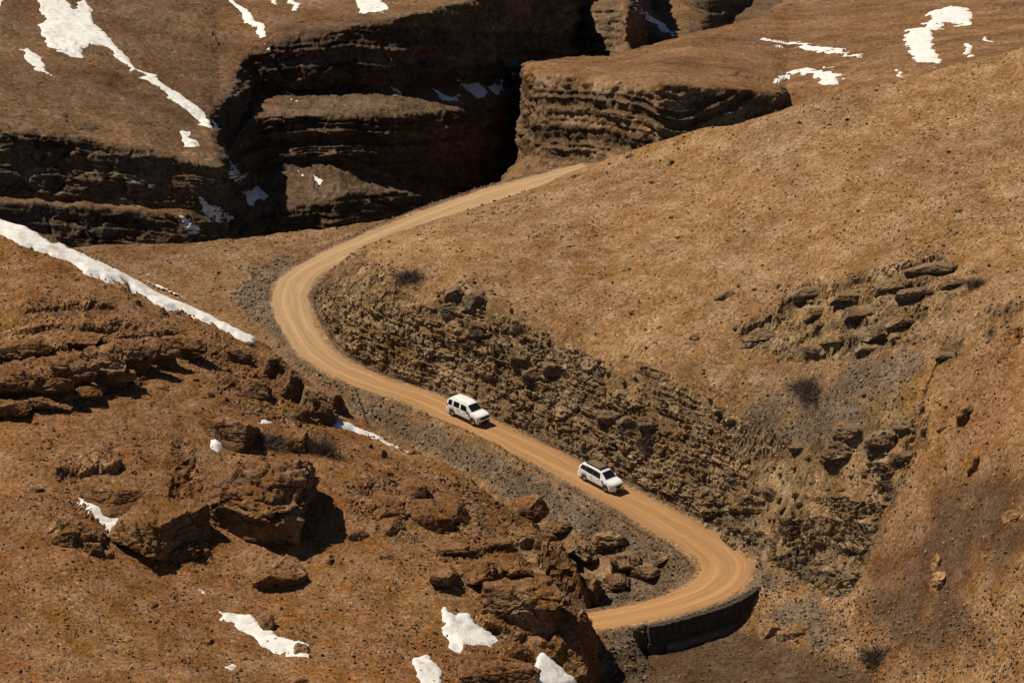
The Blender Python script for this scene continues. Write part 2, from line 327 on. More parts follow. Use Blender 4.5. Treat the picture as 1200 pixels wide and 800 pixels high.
def ledge(zs, pts, h, L):
    P = np.array(pts, float); q = []
    for a, b in zip(P[:-1], P[1:]):
        for t in np.linspace(0, 1, 4, endpoint=False): q.append(a+(b-a)*t)
    q.append(P[-1]); w = hit(*np.array(q).T)[:, :2]
    x0, y0 = w.min(0)-4*L; x1, y1 = w.max(0)+4*L
    ix = slice(*np.searchsorted(XS, [x0, x1])); iy = slice(*np.searchsorted(YS, [y0, y1]))
    if w[0, 0] > w[-1, 0]: w = w[::-1]
    d, s, par = line_dist(GX[iy, ix], GY[iy, ix], w); dj = d*s+jag[iy, ix]*min(1, h*0.7)
    endt = sst(0, 0.12, par)*sst(1, 0.88, par)
    zs[iy, ix] += endt*h*sst(-0.3, 0.3, dj)*np.exp(-np.maximum(dj, 0)/L) - endt*0.25*h*np.exp(-np.maximum(-dj, 0)/1.5)*(dj < 0)
    led[iy, ix] = np.maximum(led[iy, ix], endt*np.exp(-(d/(1.2+h*0.6))**2))
for l in LEDGES_F: ledge(zf, *l)
for l in LEDGES_R: ledge(zr, *l)
Z1, NAT1 = compose(zf, zr, zv)
isfg = zf > np.maximum(zr, zv)-0.2; isrh = (zr > zv-0.2) & ~isfg
# masks laid out on the plan
XYZ1 = np.stack([GX, GY, Z1], -1); PX, PY = proj(XYZ1)
wpx = fbm(XYZ1, 0.35, 4, 41)*14; wpy = fbm(XYZ1, 0.35, 4, 51)*10
def mask(poly, soft=10):
    P = np.array(poly, float); x0, y0 = P.min(0)-40; x1, y1 = P.max(0)+40
    m = (PX > x0) & (PX < x1) & (PY > y0) & (PY < y1); o = np.zeros(GX.shape)
    o[m] = sst(-soft, soft, poly_sd(PX[m]+wpx[m], PY[m]+wpy[m], P)); return o
def anyof(L, soft=10):
    o = np.zeros(GX.shape)
    for p in L: o = np.maximum(o, mask(p, soft))
    return o
cutfrac = sst(0.15, 1.2, NAT1-Z1)*(rd > 0.6)                      # rock laid bare by the road cutting
R_R = [[(380, 345), (400, 352), (450, 372), (520, 405), (580, 440), (640, 478), (740, 540), (800, 560), (900, 566), (960, 524), (1085, 470), (1090, 520), (1060, 570), (1000, 690), (960, 700), (890, 650), (820, 600), (700, 540), (560, 470), (440, 430), (375, 380)],
       [(920, 335), (1000, 335), (1120, 295), (1160, 320), (1090, 390), (1060, 420), (940, 430), (880, 410), (865, 380)], [(1140, 380), (1200, 340), (1200, 420), (1160, 420)]]
R_F = [[(-20, 360), (60, 345), (150, 380), (235, 385), (240, 410), (190, 440), (130, 470), (50, 490), (-20, 495)], [(230, 400), (305, 405), (400, 480), (395, 500), (330, 500), (250, 480)], [(60, 535), (150, 510), (240, 520), (248, 670), (165, 655), (90, 600)], [(400, 560), (470, 545), (560, 560), (600, 590), (640, 600), (700, 640), (780, 680), (690, 700), (670, 740), (560, 740), (520, 690), (480, 640), (420, 620)], [(120, 320), (210, 345), (290, 400), (240, 395), (150, 350)], [(60, 600), (135, 640), (120, 655), (60, 625)]]
rock = np.maximum(np.maximum(anyof(R_R)*isrh, anyof(R_F)*isfg*0.75), np.maximum(cutfrac*0.95, led))
behind = (sd_fg > 0.3) & isfg
rock = np.maximum(rock, np.where(behind, 0.8, 0))*sst(0.3, 1.2, rd)
G_P = [[(400, 470), (440, 465), (560, 520), (640, 560), (720, 605), (800, 645), (825, 665), (800, 690), (740, 670), (660, 615), (560, 560), (440, 500)], [(290, 320), (340, 300), (330, 350), (345, 390), (320, 400), (275, 350)], [(680, 740), (760, 730), (755, 800), (690, 800)], [(880, 660), (960, 700), (990, 730), (960, 760), (890, 720)], [(900, 520), (1000, 430), (1080, 420), (1060, 480), (960, 520)], [(690, 690), (790, 660), (800, 690), (720, 715)], [(820, 520), (900, 470), (960, 440), (900, 510), (850, 545)]]
grey = np.maximum(anyof(G_P, 12)*~isfg, (1-sst(0.3, 2.4, rd))*0.75*sst(-0.2, 0.2, rd))
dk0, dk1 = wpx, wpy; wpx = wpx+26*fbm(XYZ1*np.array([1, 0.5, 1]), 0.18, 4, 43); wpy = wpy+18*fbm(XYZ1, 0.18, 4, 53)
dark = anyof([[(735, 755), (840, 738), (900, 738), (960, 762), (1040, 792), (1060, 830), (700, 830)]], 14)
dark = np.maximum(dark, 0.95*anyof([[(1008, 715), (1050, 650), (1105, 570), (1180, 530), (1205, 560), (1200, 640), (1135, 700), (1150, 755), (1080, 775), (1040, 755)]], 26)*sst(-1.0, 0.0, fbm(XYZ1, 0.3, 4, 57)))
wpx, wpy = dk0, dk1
orange = anyof([[(1040, 480), (1090, 430), (1200, 400), (1200, 800), (1060, 800), (980, 740), (1030, 640)]], 25)
scree = np.maximum(grey, anyof([[(990, 690), (1090, 720), (1200, 700), (1200, 800), (1000, 800), (900, 740)], [(380, 280), (440, 300), (500, 330), (420, 330)]], 12))
# rock relief: bedding slabs, joint blocks, roughness
rock = rock*np.maximum(sst(-0.25, 0.12, fbm(XYZ1, 0.2, 5, 55)+0.5*(rock-0.7)), led*0.9)
m = rock > 0.02; Pm = XYZ1[m].astype(np.float32)
fgm = isfg[m]
dip = np.where(fgm, 0.04*Pm[:, 0]-0.05*Pm[:, 1], np.where(Pm[:, 0] < 22, 0.10*Pm[:, 0], 2.2-0.34*(Pm[:, 0]-22)))
bed = Pm[:, 2] + dip + 0.9*gn(Pm, 0.10, 61) + 0.25*gn(Pm, 0.4, 62)
Q = np.stack([Pm[:, 0]+0.5*gn(Pm, 0.5, 63), Pm[:, 1]+0.5*gn(Pm, 0.5, 64), bed*np.where(fgm, 2.2, 1.25)], -1).astype(np.float32)
f1, f2, ci = worley(Q, 0.30, 71); f1b, f2b, cib = worley(Q, 0.85, 72); f1c, f2c, cic = worley(Q, 2.1, 74)
saw = lambda th: (bed/th - np.floor(bed/th))
blk = (ci-0.5)*1.0
dsp = 0.34*(saw(1.15)-0.5)+0.16*(saw(0.42)-0.5) + 0.95*blk - 0.3*(1-sst(0.0, 0.07, f2-f1)) + 0.5*(cib-0.5) - 0.14*(1-sst(0.0, 0.08, f2b-f1b)) + 0.2*(cic-0.5) + 0.10*fbm(Pm, 1.6, 3, 81)
dsp = np.where(fgm, dsp*0.5, 0.34*(saw(1.15)-0.5)+0.14*(saw(0.5)-0.5)+0.34*blk+0.40*(cib-0.5)-0.20*(1-sst(0.0, 0.10, f2b-f1b))+0.24*(cic-0.5)-0.08*(1-sst(0.0, 0.1, f2c-f1c)))
gyz, gxz = np.gradient(Z1, DY, DX); nrm = np.stack([-gxz, -gyz, np.ones_like(Z1)], -1); nrm /= np.linalg.norm(nrm, axis=-1, keepdims=True)
V = XYZ1.copy()
soft_r = (rock > 0.02)
und = fbm(XYZ1, 0.10, 3, 91)*0.55*sst(1.5, 9, rd) + fbm(XYZ1, 0.45, 3, 92)*np.where(isrh, 0.08, 0.16)*sst(0.2, 2, rd) + gn(XYZ1, 2.1, 93)*np.where(isrh, 0.022, 0.045)*sst(-0.6, 0.8, rd) + gn(XYZ1, 0.5, 94)*0.02
V[..., 2] += und
LB0, LB1 = 27.0, 97.0                                             # stretch of road whose cut bank is a sheet of its own
bank = isrh*sst(0.3, 0.8, rd)*sst(8.2, 7.2, rd)*sst(LB0, LB0+2, lnr)*sst(LB1, LB1-2, lnr)
Q2 = [((822, 616), (800, 545)), ((850, 640), (846, 550)), ((890, 668), (900, 536)), ((940, 692), (958, 505)), ((985, 706), (1020, 480)), ((1004, 690), (1090, 462))]
q2b = hit(*np.array([a for a, _ in Q2], float).T)[:, :2]; q2t = hit(*np.array([b for _, b in Q2], float).T)[:, :2]
pl2 = np.vstack([q2b, q2t[::-1]]); bank2 = sst(0.2, 1.2, poly_sd(GX, GY, pl2))*isrh*sst(0.5, 1.0, rd)
bank = np.maximum(bank, bank2)
amp = np.minimum(1, rock[m]*1.15)*sst(0.4, 2.0, rd[m])*(1-bank[m])*np.where(fgm, 1, 0.6)
V[..., 2] -= 0.28*bank
V[m] += nrm[m]*(dsp*amp)[:, None]
V[m] += (np.stack([gn(Pm, 1.2, 101), gn(Pm, 1.2, 102), 0*Pm[:, 0]], -1)*0.08*amp[:, None])
# scree and gravel lumps
mg = (scree > 0.05) & ~m | (grey > 0.05); Pg = XYZ1[mg].astype(np.float32); a1, a2, ai = worley(Pg, 1.7, 73)
V[mg] += nrm[mg]*((0.22*np.maximum(0, 0.45-a1)*(ai > 0.35)*np.maximum(scree, grey)[mg]*sst(0.1, 0.8, rd[mg])))[:, None]
Zs = Z1+und                                        # smooth ground under the relief, for what lies on it
# colour of the earth itself
C = np.zeros(GX.shape+(3,)); C[:] = (0.185, 0.096, 0.040)                      # saddle soil
C[isrh] = (0.238, 0.122, 0.049); C[isfg] = (0.205, 0.091, 0.030)
def mixc(mk, c):
    global C
    C = C*(1-mk[..., None])+np.array(c)*mk[..., None]
lo = fbm(XYZ1, 0.05, 4, 111); mixc(np.clip(0.5*sst(0.0, 0.6, lo), 0, 1)*isrh, (0.20, 0.112, 0.052)); mixc(0.6*sst(0.05, 0.5, -lo)*isfg, (0.225, 0.088, 0.025)); mixc(0.45*sst(0.05, 0.5, lo)*isfg, (0.155, 0.078, 0.033))
mixc(orange*0.85, (0.225, 0.104, 0.037)); mixc(anyof([[(880, 430), (1000, 400), (1120, 380), (1060, 480), (900, 560), (800, 520)]], 40)*0.55*isrh, (0.155, 0.092, 0.045))
rk = np.zeros(GX.shape); rk[m] = rock[m]*(0.35+0.65*sst(-0.25, 0.15, 0.5*blk+0.6*fbm(Pm, 0.3, 3, 121)+0.2))
Crock = np.where(isfg[..., None], np.array([0.165, 0.080, 0.033]), np.array([0.185, 0.114, 0.054]))
tone_ = np.zeros(GX.shape); tone_[m] = 0.8*(cib-0.5)+0.4*(cic-0.5); Crock = Crock*(1+tone_[..., None]+0.3*(cid-0.5)[..., None]) + np.array([0.05, 0.028, 0.008])*sst(0.75, 0.95, cid)[..., None]
C = C*(1-rk[..., None]*0.9)+Crock*rk[..., None]*0.9
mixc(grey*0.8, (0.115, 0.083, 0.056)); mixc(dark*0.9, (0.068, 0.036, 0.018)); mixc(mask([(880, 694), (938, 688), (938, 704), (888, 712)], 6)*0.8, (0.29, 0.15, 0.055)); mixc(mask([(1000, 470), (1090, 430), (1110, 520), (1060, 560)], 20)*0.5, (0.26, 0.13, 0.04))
mixc((1-sst(-0.2, 0.45, rd+wob*0.5))*0.85, (0.31, 0.165, 0.068))
keep = (np.abs(GX) < 0.1228*np.hypot(GY, CAM_Z)+9)
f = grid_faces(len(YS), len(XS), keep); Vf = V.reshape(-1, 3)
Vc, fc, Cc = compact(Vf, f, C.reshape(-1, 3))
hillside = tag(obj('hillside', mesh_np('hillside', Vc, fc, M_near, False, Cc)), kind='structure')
# coarser ground carrying the slopes on beyond the detailed part
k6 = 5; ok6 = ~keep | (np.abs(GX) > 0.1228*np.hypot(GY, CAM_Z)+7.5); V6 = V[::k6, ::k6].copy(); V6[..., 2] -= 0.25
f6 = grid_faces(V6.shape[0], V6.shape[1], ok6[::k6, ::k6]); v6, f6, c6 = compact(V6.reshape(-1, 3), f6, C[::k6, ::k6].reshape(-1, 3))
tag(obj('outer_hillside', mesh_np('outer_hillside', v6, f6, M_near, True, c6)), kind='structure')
# cut bank: bedded, jointed rock face above the road, sampled evenly up the face
def bank_rock(Pb, seed=0):
    dipb = np.where(Pb[:, 0] < 22, 0.10*Pb[:, 0], 2.2-0.34*(Pb[:, 0]-22)); bd = Pb[:, 2]+dipb+0.9*gn(Pb, 0.10, 61)+0.25*gn(Pb, 0.4, 62)
    Qb = np.stack([Pb[:, 0]+0.3*gn(Pb, 0.6, 63), Pb[:, 1]+0.3*gn(Pb, 0.6, 64), bd*1.3], -1).astype(np.float32)
    a1, a2, ia = worley(Qb, 0.34, 71); b1, b2, ib = worley(Qb, 0.9, 72); c1, c2, ic = worley(Qb, 2.3, 74); sw = lambda th: bd/th-np.floor(bd/th)
    return 0.42*(sw(1.3)-0.5)+0.2*(sw(0.5)-0.5)+0.6*(ia-0.5)-0.2*(1-sst(0, 0.08, a2-a1))+0.62*(ib-0.5)-0.26*(1-sst(0, 0.09, b2-b1))+0.3*(ic-0.5)-0.1*(1-sst(0, 0.1, c2-c1))+0.08*fbm(Pb, 2.5, 3, 82), ia, ib, ic
sel = np.where((rl > LB0-2) & (rl < LB1+2))[0]; uL = np.arange(rl[sel[0]], rl[sel[-1]], 0.13)
tgs = np.gradient(RC, axis=0); tgs[:, 2] = 0; rgt = np.stack([tgs[:, 1], -tgs[:, 0]], -1)
for _ in range(12): rgt[1:-1] = (rgt[:-2]+2*rgt[1:-1]+rgt[2:])/4
rgt /= np.linalg.norm(rgt, axis=1, keepdims=True)
cu_ = np.stack([np.interp(uL, rl, RC[:, k]) for k in (0, 1)], -1); ru_ = np.stack([np.interp(uL, rl, rgt[:, k]) for k in (0, 1)], -1); hu_ = np.interp(uL, rl, hwr)
dq = np.linspace(0.15, 8.0, 90); XY = cu_[:, None]+ru_[:, None]*(hu_[:, None]+dq[None])[..., None]
ZZ = ground_z(XY[..., 0], XY[..., 1], Z0+fbm(XYZ0, 0.10, 3, 91)*0.55*sst(1.5, 9, rd)); B0 = np.concatenate([XY, ZZ[..., None]], -1)
seg_ = np.linalg.norm(B0[:, 1:]-B0[:, :-1], axis=-1); cs_ = np.concatenate([np.zeros((len(uL), 1)), np.cumsum(seg_, 1)], 1); NVB = 92; tB = np.linspace(0, 1, NVB)
BG = np.stack([np.stack([np.interp(tB*cs_[i, -1], cs_[i], B0[i, :, k]) for k in range(3)], -1) for i in range(len(uL))]); dB = np.stack([np.interp(tB*cs_[i, -1], cs_[i], dq) for i in range(len(uL))])
def sm3(A, k):
    for _ in range(k):
        A = A.copy(); A[1:-1] = (A[:-2]+2*A[1:-1]+A[2:])/4; A[:, 1:-1] = (A[:, :-2]+2*A[:, 1:-1]+A[:, 2:])/4
    return A
BG = sm3(BG, 6); bn = np.cross(np.gradient(BG, axis=0), np.gradient(BG, axis=1)); bn /= np.linalg.norm(bn, axis=-1, keepdims=True)+1e-9
if bn[..., 2].mean() < 0: bn = -bn
dd_, ia_, ib_, ic_ = bank_rock(BG.reshape(-1, 3).astype(np.float32)); dd_, ia_, ib_, ic_ = (q.reshape(dB.shape) for q in (dd_, ia_, ib_, ic_))
steepB = sst(0.90, 0.72, bn[..., 2]+0.12*fbm(BG, 0.3, 4, 56)); endB = sst(0, 3, uL-uL[0])*sst(0, 3, uL[-1]-uL)
inB = sst(0.1, 0.9, dB)*np.maximum(steepB, 0.75*sst(0.02, 0.3, fbm(BG, 0.22, 4, 58)-0.05*(dB-4)))*sst(1.2, -0.3, dB-(5.6+3.2*fbm(BG, 0.16, 4, 59)))*endB[:, None]
ampB = 0.55+0.5*sst(-0.35, 0.35, fbm(BG, 0.18, 3, 66))
BV = BG+bn*((dd_*0.9*ampB+0.12)*inB-0.30*(1-inB))[..., None]+bn*(0.05*gn(BG, 1.6, 5))[..., None]
rkB = inB*(0.5+0.5*sst(-0.2, 0.2, (ia_-0.5)+0.5*fbm(BG, 0.4, 3, 121)+0.2)); toneB = 1+0.9*(ib_-0.5)+0.45*(ic_-0.5)+0.4*(ia_-0.5)
CB = np.array([0.225, 0.118, 0.048])*(1-rkB[..., None])+np.array([0.178, 0.112, 0.055])*toneB[..., None]*rkB[..., None]; gB = (1-sst(0.2, 1.3, dB))[..., None]*0.7; CB = CB*(1-gB)+np.array([0.115, 0.083, 0.056])*gB
fB = grid_faces(len(uL), NVB); v0 = BV.reshape(-1, 3)
if np.cross(v0[fB[500, 1]]-v0[fB[500, 0]], v0[fB[500, 2]]-v0[fB[500, 0]])[2] < 0: fB = fB[:, ::-1]
tag(obj('rock_face', mesh_np('rock_face', v0, fB, M_rock, False, CB.reshape(-1, 3))), kind='structure')
# ledgy rock slope between the hairpin and the orange gully
def along(P, k):
    L = np.concatenate([[0], np.cumsum(np.linalg.norm(P[1:]-P[:-1], axis=1))]); t = np.linspace(0, L[-1], k); return np.stack([np.interp(t, L, P[:, j]) for j in (0, 1)], -1)
cb_, ct_ = along(q2b, 190), along(q2t, 190); vv_ = np.linspace(0, 1, 190)[None, :, None]; XY = cb_[:, None]*(1-vv_)+ct_[:, None]*vv_
G2 = np.concatenate([XY, ground_z(XY[..., 0], XY[..., 1], Z0+fbm(XYZ0, 0.10, 3, 91)*0.55*sst(1.5, 9, rd))[..., None]], -1); G2 = sm3(G2, 5)
n2 = np.cross(np.gradient(G2, axis=0), np.gradient(G2, axis=1)); n2 /= np.linalg.norm(n2, axis=-1, keepdims=True)+1e-9
if n2[..., 2].mean() < 0: n2 = -n2
p2 = G2.reshape(-1, 3).astype(np.float32); bd2 = (p2[:, 2]-0.30*(p2[:, 0]-22)+0.02*(p2[:, 0]-22)**2*(p2[:, 0] < 22)+0.8*gn(p2, 0.12, 61)+0.25*gn(p2, 0.5, 62)).reshape(G2.shape[:2])
Q_ = np.stack([G2[..., 0]+0.4*gn(G2, 0.5, 63), G2[..., 1]+0.4*gn(G2, 0.5, 64), bd2*2.0], -1).astype(np.float32); a1, a2, ia2 = worley(Q_, 0.30, 75); b1, b2, ib2 = worley(Q_, 0.85, 76); c1, c2, ic2 = worley(Q_, 2.2, 77)
sw = lambda th: bd2/th-np.floor(bd2/th)
d2_ = 0.75*(sw(1.5)-0.5)+0.3*(sw(0.55)-0.5)+0.55*(ia2-0.5)-0.22*(1-sst(0, 0.08, a2-a1))+0.5*(ib2-0.5)-0.2*(1-sst(0, 0.09, b2-b1))+0.26*(ic2-0.5)+0.08*fbm(G2, 2.5, 3, 83)
e2 = np.linspace(0, 1, 190); ed2 = np.minimum(np.minimum(e2, 1-e2)[:, None]*14, np.minimum(e2*9, (1-e2)*7)[None])+0.7*fbm(G2, 0.3, 4, 84)
in2 = sst(0.05, 0.75, ed2)*np.maximum(0.0, sst(-0.38, 0.08, fbm(G2*np.array([1, 1, 1]), 0.2, 4, 85)+0.6*(0.45-vv_[..., 0])))
V2 = G2+n2*((d2_*0.95+0.1)*in2-0.30*(1-in2))[..., None]; tone2 = 1+0.8*(ib2-0.5)+0.4*(ic2-0.5)+0.5*(ia2-0.5)
C2 = np.array([0.175, 0.108, 0.052])*(1-in2[..., None])+np.array([0.165, 0.106, 0.053])*tone2[..., None]*in2[..., None]
f2_ = grid_faces(190, 190); v2 = V2.reshape(-1, 3)
if np.cross(v2[f2_[9000, 1]]-v2[f2_[9000, 0]], v2[f2_[9000, 2]]-v2[f2_[9000, 0]])[2] < 0: f2_ = f2_[:, ::-1]
tag(obj('rock_face', mesh_np('rock_face', v2, f2_, M_rock, False, C2.reshape(-1, 3))), kind='structure')
print('near quads', len(fc), 'bank', len(fB))
# road sheet: crowned gravel track, its edges sink under the verge
M_road, t_, b_ = nt('road_gravel')
g_ = N(t_, 'ShaderNodeNewGeometry'); uv_ = N(t_, 'ShaderNodeVertexColor', layer_name='Col'); sp_ = N(t_, 'ShaderNodeSeparateColor'); t_.links.new(uv_.outputs[0], sp_.inputs[0])
n1_ = N(t_, 'ShaderNodeTexNoise', Scale=2.5, Detail=7, Roughness=0.7); n2_ = N(t_, 'ShaderNodeTexNoise', Scale=0.25, Detail=4)
for n_ in (n1_, n2_): t_.links.new(g_.outputs['Position'], n_.inputs['Vector'])
cx_ = N(t_, 'ShaderNodeCombineXYZ'); t_.links.new(math_n(t_, 'MULTIPLY', sp_.outputs[0], 7.0), cx_.inputs[0]); t_.links.new(math_n(t_, 'MULTIPLY', sp_.outputs[1], 14.0), cx_.inputs[1])
st_ = N(t_, 'ShaderNodeTexNoise', Scale=1.0, Detail=5, Roughness=0.65); t_.links.new(cx_.outputs[0], st_.inputs['Vector'])     # ruts and swept lines along the road
au_ = math_n(t_, 'ABSOLUTE', sp_.outputs[0])
rut_ = rng_n(t_, math_n(t_, 'ABSOLUTE', math_n(t_, 'SUBTRACT', math_n(t_, 'ABSOLUTE', math_n(t_, 'ADD', sp_.outputs[0], math_n(t_, 'MULTIPLY', math_n(t_, 'SUBTRACT', n2_.outputs[0], 0.5), 0.2))), 0.36)), 0.03, 0.2, 1.10, 0.93)
fc_ = math_n(t_, 'MULTIPLY', rut_, rng_n(t_, st_.outputs[0], 0.3, 0.7, 0.80, 1.18)); fc_ = math_n(t_, 'MULTIPLY', fc_, rng_n(t_, n1_.outputs[0], 0.3, 0.7, 0.92, 1.08))
far_ = N(t_, 'ShaderNodeMix', data_type='RGBA'); far_.inputs[6].default_value = (0.362, 0.194, 0.083, 1); far_.inputs[7].default_value = (0.365, 0.232, 0.120, 1); t_.links.new(rng_n(t_, sp_.outputs[1], 0.45, 0.62, 0, 1), far_.inputs[0])
mx_ = N(t_, 'ShaderNodeMix', data_type='RGBA'); t_.links.new(far_.outputs[2], mx_.inputs[6]); mx_.inputs[7].default_value = (0.20, 0.122, 0.062, 1)
t_.links.new(math_n(t_, 'MULTIPLY', rng_n(t_, math_n(t_, 'ADD', au_, math_n(t_, 'MULTIPLY', math_n(t_, 'SUBTRACT', n1_.outputs[0], 0.5), 0.6)), 0.78, 1.05, 0, 1), 0.8), mx_.inputs[0])
t_.links.new(mulcol(t_, mx_.outputs[2], fc_), b_.inputs['Base Color']); b_.inputs['Roughness'].default_value = 0.95; b_.inputs['Specular IOR Level'].default_value = 0.1
bp_ = N(t_, 'ShaderNodeBump', Strength=0.6, Distance=0.02); t_.links.new(math_n(t_, 'ADD', n1_.outputs[0], math_n(t_, 'MULTIPLY', st_.outputs[0], 1.5)), bp_.inputs['Height']); t_.links.new(bp_.outputs[0], b_.inputs['Normal'])
RD = catmull(rp, 0.3); rl2 = np.concatenate([[0], np.cumsum(np.linalg.norm(RD[1:]-RD[:-1], axis=1))])
tg = np.gradient(RD, axis=0); tg[:, 2] = 0; tg /= np.linalg.norm(tg, axis=1, keepdims=True); sdv = np.stack([-tg[:, 1], tg[:, 0], 0*tg[:, 0]], -1)
tt = np.linspace(-1, 1, 33); hw2 = road_hw(rl2)+0.15
ew = np.stack([gn(RD+np.array([9., 0, 0]), 0.35, 7), gn(RD, 0.35, 8)], 1)*0.45+np.stack([gn(RD+np.array([9., 0, 0]), 1.3, 9), gn(RD, 1.3, 10)], 1)*0.2
RV = RD[:, None]+sdv[:, None]*((hw2[:, None]+np.where(tt[None] < 0, ew[:, :1], ew[:, 1:]))*tt[None])[..., None]
prof = 0.10*(1-np.abs(tt)**2) - 0.035*np.exp(-((np.abs(tt)-0.38)/0.1)**2) - 0.10*sst(0.82, 1.0, np.abs(tt))
RV[..., 2] += prof[None]+gn(RV, 0.7, 5)*0.02+gn(RV, 0.18, 6)*0.03
cc = np.zeros(RV.shape); cc[..., 0] = tt[None]; cc[..., 1] = (rl2/rl2[-1])[:, None]
road = tag(obj('road', mesh_np('road', RV.reshape(-1, 3), grid_faces(*RV.shape[:2]), M_road, True, cc.reshape(-1, 3))), kind='structure')
# ------------------------------------------------------------------ canyon walls beyond the saddle: lofted sheets with bedding relief
def loft(cols, nu, nv):
    """cols: columns of (px, py, Y), bottom to top; piecewise linear between them, resampled evenly by length"""
    A = np.array([[at(*p) for p in c] for c in cols])               # columns x rows x 3
    def resample(Ax, n, axis):
        Ax = np.moveaxis(Ax, axis, 0); seg = np.linalg.norm(Ax[1:]-Ax[:-1], axis=-1); seg = seg.reshape(len(seg), -1).mean(1)
        px = np.array(proj(Ax)); dp = np.hypot(*(px[:, 1:]-px[:, :-1])); dp = dp.reshape(len(dp), -1).mean(1)
        L = np.concatenate([[0], np.cumsum(0.3*seg/seg.sum()+0.7*dp/dp.sum())]); u = np.linspace(0, L[-1], n)
        k = np.clip(np.searchsorted(L, u, 'right')-1, 0, len(L)-2); t = ((u-L[k])/(L[k+1]-L[k]+1e-9)).reshape((-1,)+(1,)*(Ax.ndim-1))
        return np.moveaxis(Ax[k]*(1-t)+Ax[k+1]*t, 0, axis)
    return resample(resample(A, nv, 1), nu, 0)                       # nu x nv x 3
def blur(A, n):
    for _ in range(n):
        B = A.copy(); B[1:-1] = (A[:-2]+2*A[1:-1]+A[2:])/4; A = B.copy(); A[:, 1:-1] = (B[:, :-2]+2*B[:, 1:-1]+B[:, 2:])/4
    return A
def normals(G):
    du = np.gradient(G, axis=0); dv = np.gradient(G, axis=1); n = np.cross(du, dv); return n/(np.linalg.norm(n, axis=-1, keepdims=True)+1e-9)
FAR = {}
def canyon(name, cols, nu, nv, csoil, crock, seed, relief=1.0, smooth=2, tilt=0.0):
    G = blur(loft(cols, nu, nv), smooth); n = normals(G)
    n = normals(blur(G, 10)); steep = blur(sst(0.80, 0.58, n[..., 2]+0.10*fbm(G, 0.05, 3, seed+3)), 4)
    nh = n.copy(); nh[..., 2] *= 0.25; nh /= np.linalg.norm(nh, axis=-1, keepdims=True)
    dz = G[..., 2]-G[..., 2].mean(0)[None]; wv_ = steep+0.05; offu = (dz*wv_).sum(1)/wv_.sum(1)
    for _ in range(20): offu = np.concatenate([offu[:1], (offu[:-2]+2*offu[1:-1]+offu[2:])/4, offu[-1:]])
    bed = G[..., 2] - offu[:, None] + 0.9*fbm(G, 0.03, 3, seed)+0.25*gn(G, 0.25, seed+9)
    saw = lambda th, o=0: ((bed+o)/th-np.floor((bed+o)/th))
    kb = lambda th, o=0: np.floor((bed+o)/th)
    hs = lambda k, s: (_h(k.astype(np.int64)+900, k.astype(np.int64)*0+s, k.astype(np.int64)*0, s) & 1023)/1023.-0.5
    T1, T2, T3 = 2.3, 0.95, 0.45
    strata = 0.85*hs(kb(T1, 0.7), seed)+0.62*hs(kb(T2), seed+1)+0.5*hs(kb(T3), seed+2) + 0.4*(saw(T1, 0.7)-0.5)+0.25*(saw(T2)-0.5)
    H = G*np.array([1, 1, 0.22])
    butt = 1.7*fbm(H, 0.05, 3, seed+20) + 1.3*ridged(H, 0.12, 3, seed+30)
    Q = np.stack([G[..., 0], G[..., 1], bed*1.7], -1); f1, f2, ci = worley(Q, 0.26, seed+4); g1, g2, cj = worley(Q, 0.7, seed+5)
    joints = 0.9*(ci-0.5)-0.35*(1-sst(0, 0.08, f2-f1))+0.5*(cj-0.5)-0.15*(1-sst(0, 0.08, g2-g1))
    patch = 0.55+0.75*sst(-0.3, 0.4, fbm(G, 0.03, 3, seed+40))
    D = (strata*patch+butt+joints*0.95+0.3*fbm(G, 0.5, 3, seed+6))*relief
    P = G + nh*(D*steep)[..., None]
    flat = 1-steep
    P[..., 2] += flat*(0.7*fbm(G, 0.045, 4, seed+7)+0.35*fbm(G, 0.25, 4, seed+8)+0.10*gn(G, 1.1, seed+13)+0.22*np.maximum(0, ridged(Q, 0.1, 3, seed+11))*sst(0.1, 0.5, fbm(G, 0.03, 3, seed+12)))
    lo = fbm(G, 0.03, 4, seed+50)
    cs = np.array(csoil)[None, None]*(1+0.35*np.clip(lo, -1, 1))[..., None]
    tone = 1+0.9*(hs(kb(T1, 0.7), seed+60)+0.6*hs(kb(T2), seed+61))*0.6+0.35*(ci-0.5)
    cr = np.array(crock)[None, None]*tone[..., None]
    C = cs*flat[..., None]+cr*(1-flat[..., None])
    # rubble and outcrop bands strewn over the slopes
    rub = sst(0.30, 0.55, fbm(Q*np.array([1, 1, 1.6]), 0.06, 4, seed+70))*flat
    C = C*(1-0.6*rub[..., None])+np.array(crock)*0.9*0.6*rub[..., None]
    P[..., 2] += rub*0.5*(cj-0.3)
    if name == 'canyon_cliff':                                        # grey rubble on the ledges between the cliff bands
        lg = flat*sst(-37, -33, G[..., 0])*sst(612, 600, G[..., 1])*0.75; C = C*(1-lg[..., None])+np.array([0.100, 0.066, 0.040])*(0.75+0.5*cj[..., None])*lg[..., None]; P[..., 2] += lg*0.5*(cj-0.4)
    FAR[name] = (P, blur(P, 5)); 
    o = tag(obj(name, mesh_np(name, P.reshape(-1, 3), grid_faces(*P.shape[:2]), M_far, True, C.reshape(-1, 3))), kind='structure')
    print(name, P.shape); return o, P, G, steep
SOILW, ROCKW = (0.150, 0.077, 0.034), (0.098, 0.061, 0.035)
